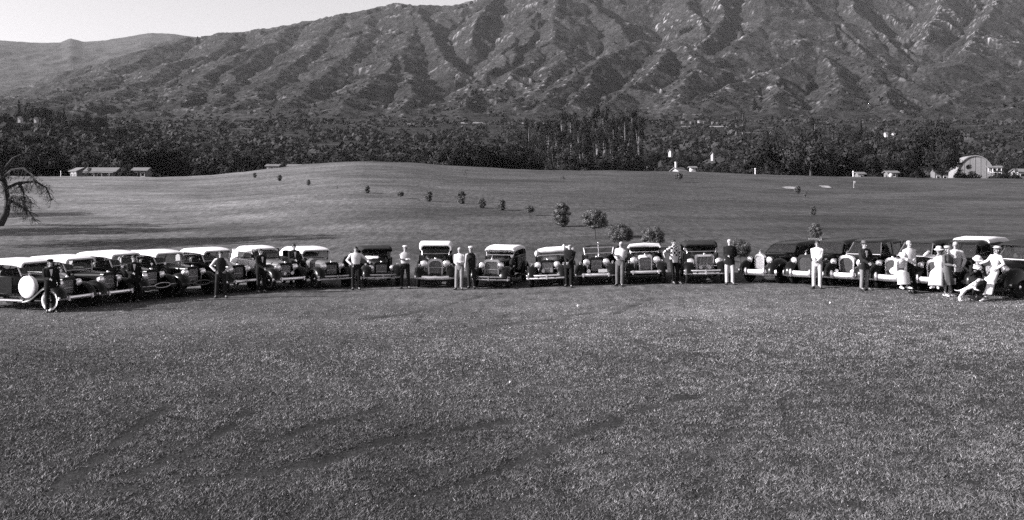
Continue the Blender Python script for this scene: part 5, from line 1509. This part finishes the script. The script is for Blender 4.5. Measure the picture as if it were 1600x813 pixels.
# ------------------------------------------------------------------ houses
STUCCO = mat("white_stucco", .36, rough=.9, var=.05, scale=1)
WALL_G = mat("grey_boards", .13, rough=.9, var=.2, scale=2)
ROOF_P = mat("pale_roofing", .14, rough=.85, var=.12, scale=1)
ROOF_D = mat("dark_shingles", .06, rough=.9, var=.3, scale=2)
PANE = mat("dark_pane", .01, rough=.08, var=.1)
WOOD_W = mat("white_boards", .72, rough=.7, var=.08, scale=3)

def house(name, px, Y, w, d, h, rh, label, wall=None, roof=None, rot=0.0, chimney=None, lift=0.0, group=None, wins=2, porch=False):
    X = (px - 800) / F * Y; Z = gz(X, Y)
    root = empty(name, label, "house", group, (X, Y, Z + lift), math.radians(rot))
    wall = wall or STUCCO; roof = roof or ROOF_D
    b = MB(); b.loft([[(-w / 2, -d / 2, -1.5), (w / 2, -d / 2, -1.5), (w / 2, d / 2, -1.5), (-w / 2, d / 2, -1.5)], [(-w / 2, -d / 2, h), (w / 2, -d / 2, h), (w / 2, d / 2, h), (-w / 2, d / 2, h)]])
    for s in (-1, 1): b.loft([[(s * w / 2, -d / 2, h), (s * w / 2, d / 2, h), (s * w / 2, 0, h + rh)], [(s * (w / 2 - .2), -d / 2, h), (s * (w / 2 - .2), d / 2, h), (s * (w / 2 - .2), 0, h + rh)]])
    b.build("wall", wall, root, angle=20)
    e = .45; b = MB()
    for s in (-1, 1):
        sl = rh / (d / 2); yo = s * (d / 2 + e); zo = h - e * sl
        b.loft([[(-w / 2 - e, 0, h + rh + .04), (-w / 2 - e, yo, zo + .04), (-w / 2 - e, yo, zo + .22), (-w / 2 - e, 0, h + rh + .22)], [(w / 2 + e, 0, h + rh + .04), (w / 2 + e, yo, zo + .04), (w / 2 + e, yo, zo + .22), (w / 2 + e, 0, h + rh + .22)]])
    rf = b.build("roof", roof, root, angle=20)
    if chimney:
        b = MB(); cx, cw, ch = chimney; b.box((cx, 0, h + rh / 2 + ch / 2), (cw, cw, ch + rh)); b.box((cx, 0, h + rh + ch - .1), (cw * 1.2, cw * 1.2, .2)); b.build("chimney", STUCCO, rf, angle=20)
    for k in range(wins):
        x = -w / 2 + w * (k + .5) / wins
        b = MB(); ww, wh = min(1.3, w / wins * .5), min(1.3, h * .45)
        for dx in (-1, 1): b.box((x + dx * ww / 2, -d / 2 - .03, h * .55), (.1, .1, wh + .2))
        for dz in (-1, 1): b.box((x, -d / 2 - .035, h * .55 + dz * wh / 2), (ww - .1, .1, .1))
        fr = b.build("window", WOOD_W, root, angle=20)
        b = MB(); b.box((x, -d / 2 - .012, h * .55), (ww - .08, .03, wh - .08)); b.build("pane", PANE, fr, angle=0)
    if porch:
        for k in range(4):
            b = MB(); b.box((-w / 2 + w * (k + .5) / 4, -d / 2 - 1.4, h * .42), (.14, .14, h * .84)); b.build("porch_post", WOOD_W, root, angle=0)
        b = MB(); b.loft([[(-w / 2, -d / 2, h * .95), (w / 2, -d / 2, h * .95), (w / 2, -d / 2, h * .95 + .1), (-w / 2, -d / 2, h * .95 + .1)], [(-w / 2, -d / 2 - 1.7, h * .84), (w / 2, -d / 2 - 1.7, h * .84), (w / 2, -d / 2 - 1.7, h * .84 + .1), (-w / 2, -d / 2 - 1.7, h * .84 + .1)]]); b.build("porch_roof", roof, root, angle=20)
    return root
def top_lift(px, Y, py_top, total):
    """lift that puts a ridge of the given height on a row of the photograph"""
    return HC + (HORIZON - py_top) / F * Y - total - gz((px - 800) / F * Y, Y)
BARN_R = mat("weathered_barn_roof", .19, rough=.9, var=.15, scale=.6)
house("ranch_house", 162, 258, 8, 4.5, 2.7, .9, "long low house with pale roof between the left trees", WALL_G, ROOF_P, porch=True, wins=3, lift=top_lift(162, 258, 262, 3.8))
house("shed", 126, 259, 3.0, 4, 2.3, .8, "small pale roofed shed left of the long low house", WALL_G, ROOF_P, rot=-35, lift=top_lift(126, 259, 262, 3.3))
house("shed", 222, 262, 3.8, 4, 2.3, .7, "pale roofed shed right of the long low house", WALL_G, ROOF_P, lift=top_lift(222, 262, 262, 3.2))
house("cottage", 428, 258, 3.0, 4, 2.0, .4, "left one of two low white cottages behind the knoll's shoulder", WALL_G, ROOF_P, lift=top_lift(428, 258, 257, 2.6))
house("cottage", 461, 260, 3.0, 4, 2.0, .4, "right one of two low white cottages behind the knoll's shoulder", WALL_G, ROOF_P, lift=top_lift(461, 260, 257, 2.6))
house("cottage", 1060, 256, 2.6, 3, 1.0, .8, "white cottage with a tall white chimney on the crest", STUCCO, ROOF_P, rot=35, chimney=(-.9, .5, 1.7), lift=top_lift(1060, 256, 262, 2.0), wins=1)
house("cottage", 1082, 262, 1.2, 3, .7, .3, "tiny white cottage right of the one with the tall chimney", STUCCO, ROOF_P, lift=top_lift(1082, 262, 260, 1.2), wins=1)
house("cottage", 1048, 430, 1.9, 1.3, 1.1, .8, "white gabled house high among the bushes above the chimney cottage", STUCCO, ROOF_P, rot=50, lift=top_lift(1048, 430, 233, 2.1), wins=1)
house("cottage", 1113, 430, 1.3, 1.0, 1.8, .7, "narrow white house among the bushes right of the gabled house", STUCCO, ROOF_P, rot=60, lift=top_lift(1113, 430, 237, 2.7), wins=1)
house("cottage", 32, 690, 1.9, 4, 2.2, .7, "left one of the two white houses on the left hilltop", STUCCO, ROOF_D, lift=top_lift(32, 690, 183, 2.9), wins=1)
house("cottage", 57, 690, 1.7, 4, 1.6, .6, "right one of the two white houses on the left hilltop", STUCCO, ROOF_D, lift=top_lift(57, 690, 184, 2.4), wins=1)
house("cottage", 639, 1090, 3, 4, 2.0, 1.0, "lone white house at the foot of the central slopes", STUCCO, ROOF_P, wins=1, lift=1)
house("cottage", 1206, 880, 3.4, 4, 1.8, .9, "white house on the far slope above the right wood, left of the pair", STUCCO, ROOF_P, wins=1, lift=2)
house("cottage", 1384, 850, 2.0, 4, 2.0, .7, "left one of a pair of white houses above the right wood", STUCCO, ROOF_P, wins=1, lift=2)
house("cottage", 1396, 850, 1.8, 4, 1.6, .7, "right one of a pair of white houses above the right wood", STUCCO, ROOF_P, wins=1, lift=2)
house("cottage", 1468, 281, 4.0, 3, 4.2, .8, "white house glimpsed through the biggest oak", WALL_G, ROOF_D, wins=2, lift=.2)
house("farmhouse", 1598, 257, 4.4, 4, 1.9, .7, "bright white farmhouse at the right edge", STUCCO, ROOF_P, wins=2, lift=top_lift(1598, 257, 264, 2.8))
house("shed", 1343, 257, 1.6, 3, 1.3, .4, "small grey shed near the white post in the right wood", WALL_G, WALL_G, wins=1, lift=top_lift(1343, 257, 269, 1.9))
house("shed", 1392, 257, 2.6, 3, 1.5, .4, "small grey shed with a white tank in front", WALL_G, WALL_G, wins=1, lift=top_lift(1392, 257, 267, 2.1))
for k, (px, w_, lf, lab) in enumerate(((1066, 2.6, 3.2, "widest, leftmost of the white houses on the far slope"), (1079, 1.2, 3.0, "small white far slope house, second from the left"), (1092, 2.2, 4.6, "brightest white far slope house, in the middle of its row"), (1099, 1.2, 3.2, "small white far slope house just right of the brightest one"), (1113, 1.4, 2.6, "white far slope house, second from the right in its row"), (1120, 1.2, 2.2, "small white house at the right end of the far slope row"))):
    house("cottage", px, 1130, w_, 3, 1.0, .5, lab, STUCCO if k == 2 else WALL_G, ROOF_P, wins=1, lift=lf, group="white houses in a row on the far slope")

# round roofed barn
def barn():
    Y = 268; px = 1518; X = (px - 800) / F * Y; Z = gz(X, Y)
    root = empty("round_barn", "pale arched roof barn with a white framed lean-to at right", "barn", None, (X, Y, Z + top_lift(px, Y, 243, 6.3)), math.radians(-12))
    R_, n = 5.0, 16; b = MB(); ringf, ringb = [], []
    arc = [(R_ * math.cos(math.pi * k / n), 6.2 * math.sin(math.pi * k / n)) for k in range(n + 1)]
    for yy, ring in ((-4, ringf), (5, ringb)): ring += [(x, yy, z) for x, z in arc] + [(x * .96, yy, z * .96) for x, z in arc[::-1]]
    b.loft([ringf, ringb]); b.build("roof", BARN_R, root, angle=50)
    b = MB(); b.loft([[(x * .955, -3.7, z * .955) for x, z in arc] + [(-R_ * .95, -3.7, -1.5), (R_ * .95, -3.7, -1.5)], [(x * .955, -3.5, z * .955) for x, z in arc] + [(-R_ * .95, -3.5, -1.5), (R_ * .95, -3.5, -1.5)]])
    b.build("wall", mat("barn_boards", .19, rough=.9, var=.15, scale=2), root, angle=30)
    for k in range(7):
        x = -4.2 + 1.4 * k; z1 = 6.2 * math.sqrt(max(.02, 1 - (x / R_) ** 2)) * .93
        b = MB(); b.box((x, -3.73, z1 / 2), (.09, .06, z1)); b.build("batten", MATS["barn_boards"], root, angle=0)
    lt = empty("lean_to", None, None); lt.parent = root; lt.location = (4.6, -5.2, 0)
    for px_ in (-1.6, -.5, .6, 1.7):
        b = MB(); b.box((px_, 0, 1.1), (.16, .16, 3.4)); b.build("post", WOOD_W, lt, angle=0)
    for zz in (.35, 1.4, 2.6):
        b = MB(); b.box((.05, -.02, zz), (3.6, .12, .14)); b.build("rail", WOOD_W, lt, angle=0)
    b = MB(); b.loft([[(-1.9, -.3, 2.7), (2.2, -.3, 2.7), (2.2, -.3, 2.82), (-1.9, -.3, 2.82)], [(-1.9, 2, 3.2), (2.2, 2, 3.2), (2.2, 2, 3.32), (-1.9, 2, 3.32)]]); b.build("lean_to_roof", ROOF_P, lt, angle=0)
    b = MB(); b.box((-1.3, .05, .8), (.5, .05, 1.9)); b.build("board_wall", WOOD_W, lt, angle=0)
barn()

# small things along the field edge and on the fairway
def post(px, py, hp, wm, label, Y=None, cat="post"):
    if Y is None: x, y, z = hit(px, py, 44)
    else: x, y, z = at(px, Y)
    h = hp * y / F; r = empty("white_post", label, cat, None, (x, y, z))
    b = MB(); b.tube([(0, 0, -.2), (0, 0, h * .7), (0, 0, h)], [wm, wm, wm * .8], 8); b.build("shaft", WOOD_W, r)
    b = MB(); b.ellipsoid((0, 0, h), (wm * 1.7, wm * 1.7, wm * 1.8), 8, 5); b.build("finial", WOOD_W, r)
post(1180, 0, 10, .11, "tall white post at the field edge right of the white cottages", Y=226)
post(1333, 0, 8, .11, "white post in front of the small grey shed", Y=224)
post(95, 276, 8, .07, "white post on the far left field edge")
x, y, z = at(1392, 240); r = empty("water_tank", "round white tank in front of the grey shed at right", "tank", None, (x, y, z + .6))
b = MB(); b.ellipsoid((0, 0, .7), (.55, .55, .6), 14, 8); b.build("vessel", STUCCO, r)
for sx in (-1, 1):
    b = MB(); b.tube([(sx * .35, 0, .4), (sx * .4, 0, -1)], .06, 5); b.build("leg", WALL_G, r)
x, y, z = hit(1334, 294, 44); r = empty("golf_flag", "golf flagstick with white flag on the fairway green", "flag", None, (x, y, z)); r.scale = (.6, .6, .6)
b = MB(); b.tube([(0, 0, -.1), (0, 0, 1.9)], .03, 6); b.build("flagstick", WOOD_W, r)
b = MB(); b.loft([[(.02, 0, 1.3), (.02, .02, 1.3), (.02, .02, 1.88), (.02, 0, 1.88)], [(.32, -.03, 1.36), (.32, -.01, 1.36), (.32, -.01, 1.84), (.32, -.03, 1.84)], [(.6, .03, 1.33), (.6, .05, 1.33), (.6, .05, 1.8), (.6, .03, 1.8)]]); b.build("pennant", C_WHITE, r)
# sand bunkers: sand in shallow hollows with a turf lip
SAND = mat("bunker_sand", .22, rough=.95, var=.12, scale=4, bump=.2)
for px, py, wpx, lab in ((1237, 295, 24, "pale sand bunker left of the golf flag, left one of two"), (1290, 293, 16, "pale sand bunker left of the golf flag, right one of two")):
    x, y, z = hit(px, py, 60); hw = wpx * y / F / 2; b = MB(); rings = []
    for q, dz in ((0.02, .04), (.5, .05), (.85, .10), (1.0, .06)):
        rings.append([(hw * q * math.cos(a) * (1 + .12 * math.sin(3 * a)), 2.2 * q * math.sin(a), gz(x + hw * q * math.cos(a), y + 2.2 * q * math.sin(a)) - z + dz + .12 * q * (1 if math.sin(a) > 0 else .1)) for a in [2 * math.pi * k / 24 for k in range(24)]])
    b.loft(rings, cap=False); o = b.build("sand_bunker", SAND, None, loc=(x, y, z)); tag(o, lab, kind="structure")
for px, py, rad, lab in ((903, 482, .035, "white golf ball on the lawn in front of the cars, nearest the row"), (797, 602, .022, "white golf ball in the middle of the foreground lawn"), (1297, 477, .03, "white golf ball on the lawn before the right hand sedans")):
    x, y, z = hit(px, py, 8, 60); b = MB(); b.ellipsoid((0, 0, rad * .9 + .03), (rad, rad, rad), 12, 8); o = b.build("golf_ball", WHITE_P, None, loc=(x, y, z)); tag(o, lab, "golf ball")

# pale earth roads cut into the lower slopes
ROADM = mat("pale_earth_road", .17, rough=.95, var=.25, scale=.2)
def road(pts, w, label):
    pts = [((px - 800) / F * Y, Y) for px, Y in pts]; L = []
    for (ax, ay), (bx, by) in zip(pts[:-1], pts[1:]):
        for k in range(12): L.append((ax + (bx - ax) * k / 12, ay + (by - ay) * k / 12))
    X = np.array([p[0] for p in L]); Yv = np.array([p[1] for p in L]) + 2 * perlin(X / 40, np.array([p[1] for p in L]) / 40, 9)
    b = MB(); rows = []
    for k in range(len(X)):
        row = []
        for s in (-1, -.5, 0, .5, 1):
            yy = Yv[k] + s * w / 2; row.append((X[k], yy, 0.35 + float(terrain(np.array([X[k]]), np.array([yy]))[0]) + (.9 if s > .7 else 0)))
        rows.append(row)
    b.loft(rows, cap=False, closed=False); tag(b.build("road", ROADM), label, kind="structure")
road([(720, 1160), (790, 1165), (860, 1160)], 8, "pale earth road along the foot of the central slopes")
road([(395, 500), (420, 495), (452, 505)], 5, "pale track on the scrubby slope left of the knoll")
road([(580, 560), (640, 566)], 4, "pale track on the scrubby slope behind the knoll")
road([(1060, 1090), (1100, 1100), (1140, 1096)], 7, "pale road below the row of white houses")
# ------------------------------------------------------------------ haze
def make_haze():
    b = MB(); b.box((0, 3500, 520), (15200, 7700, 1264))
    m = bpy.data.materials.new("haze_air"); m.use_nodes = True
    nt = m.node_tree; nt.nodes.clear()
    o = nt.nodes.new("ShaderNodeOutputMaterial"); v = nt.nodes.new("ShaderNodeVolumePrincipled")
    v.inputs['Color'].default_value = (.93, .92, .94, 1); v.inputs['Density'].default_value = HAZE_DENSITY
    nt.links.new(v.outputs['Volume'], o.inputs['Volume'])
    ob = b.build("haze", m, angle=0); tag(ob, "thin haze in the air over the valley", kind="stuff")
HAZE_DENSITY = 0.000018
make_haze()
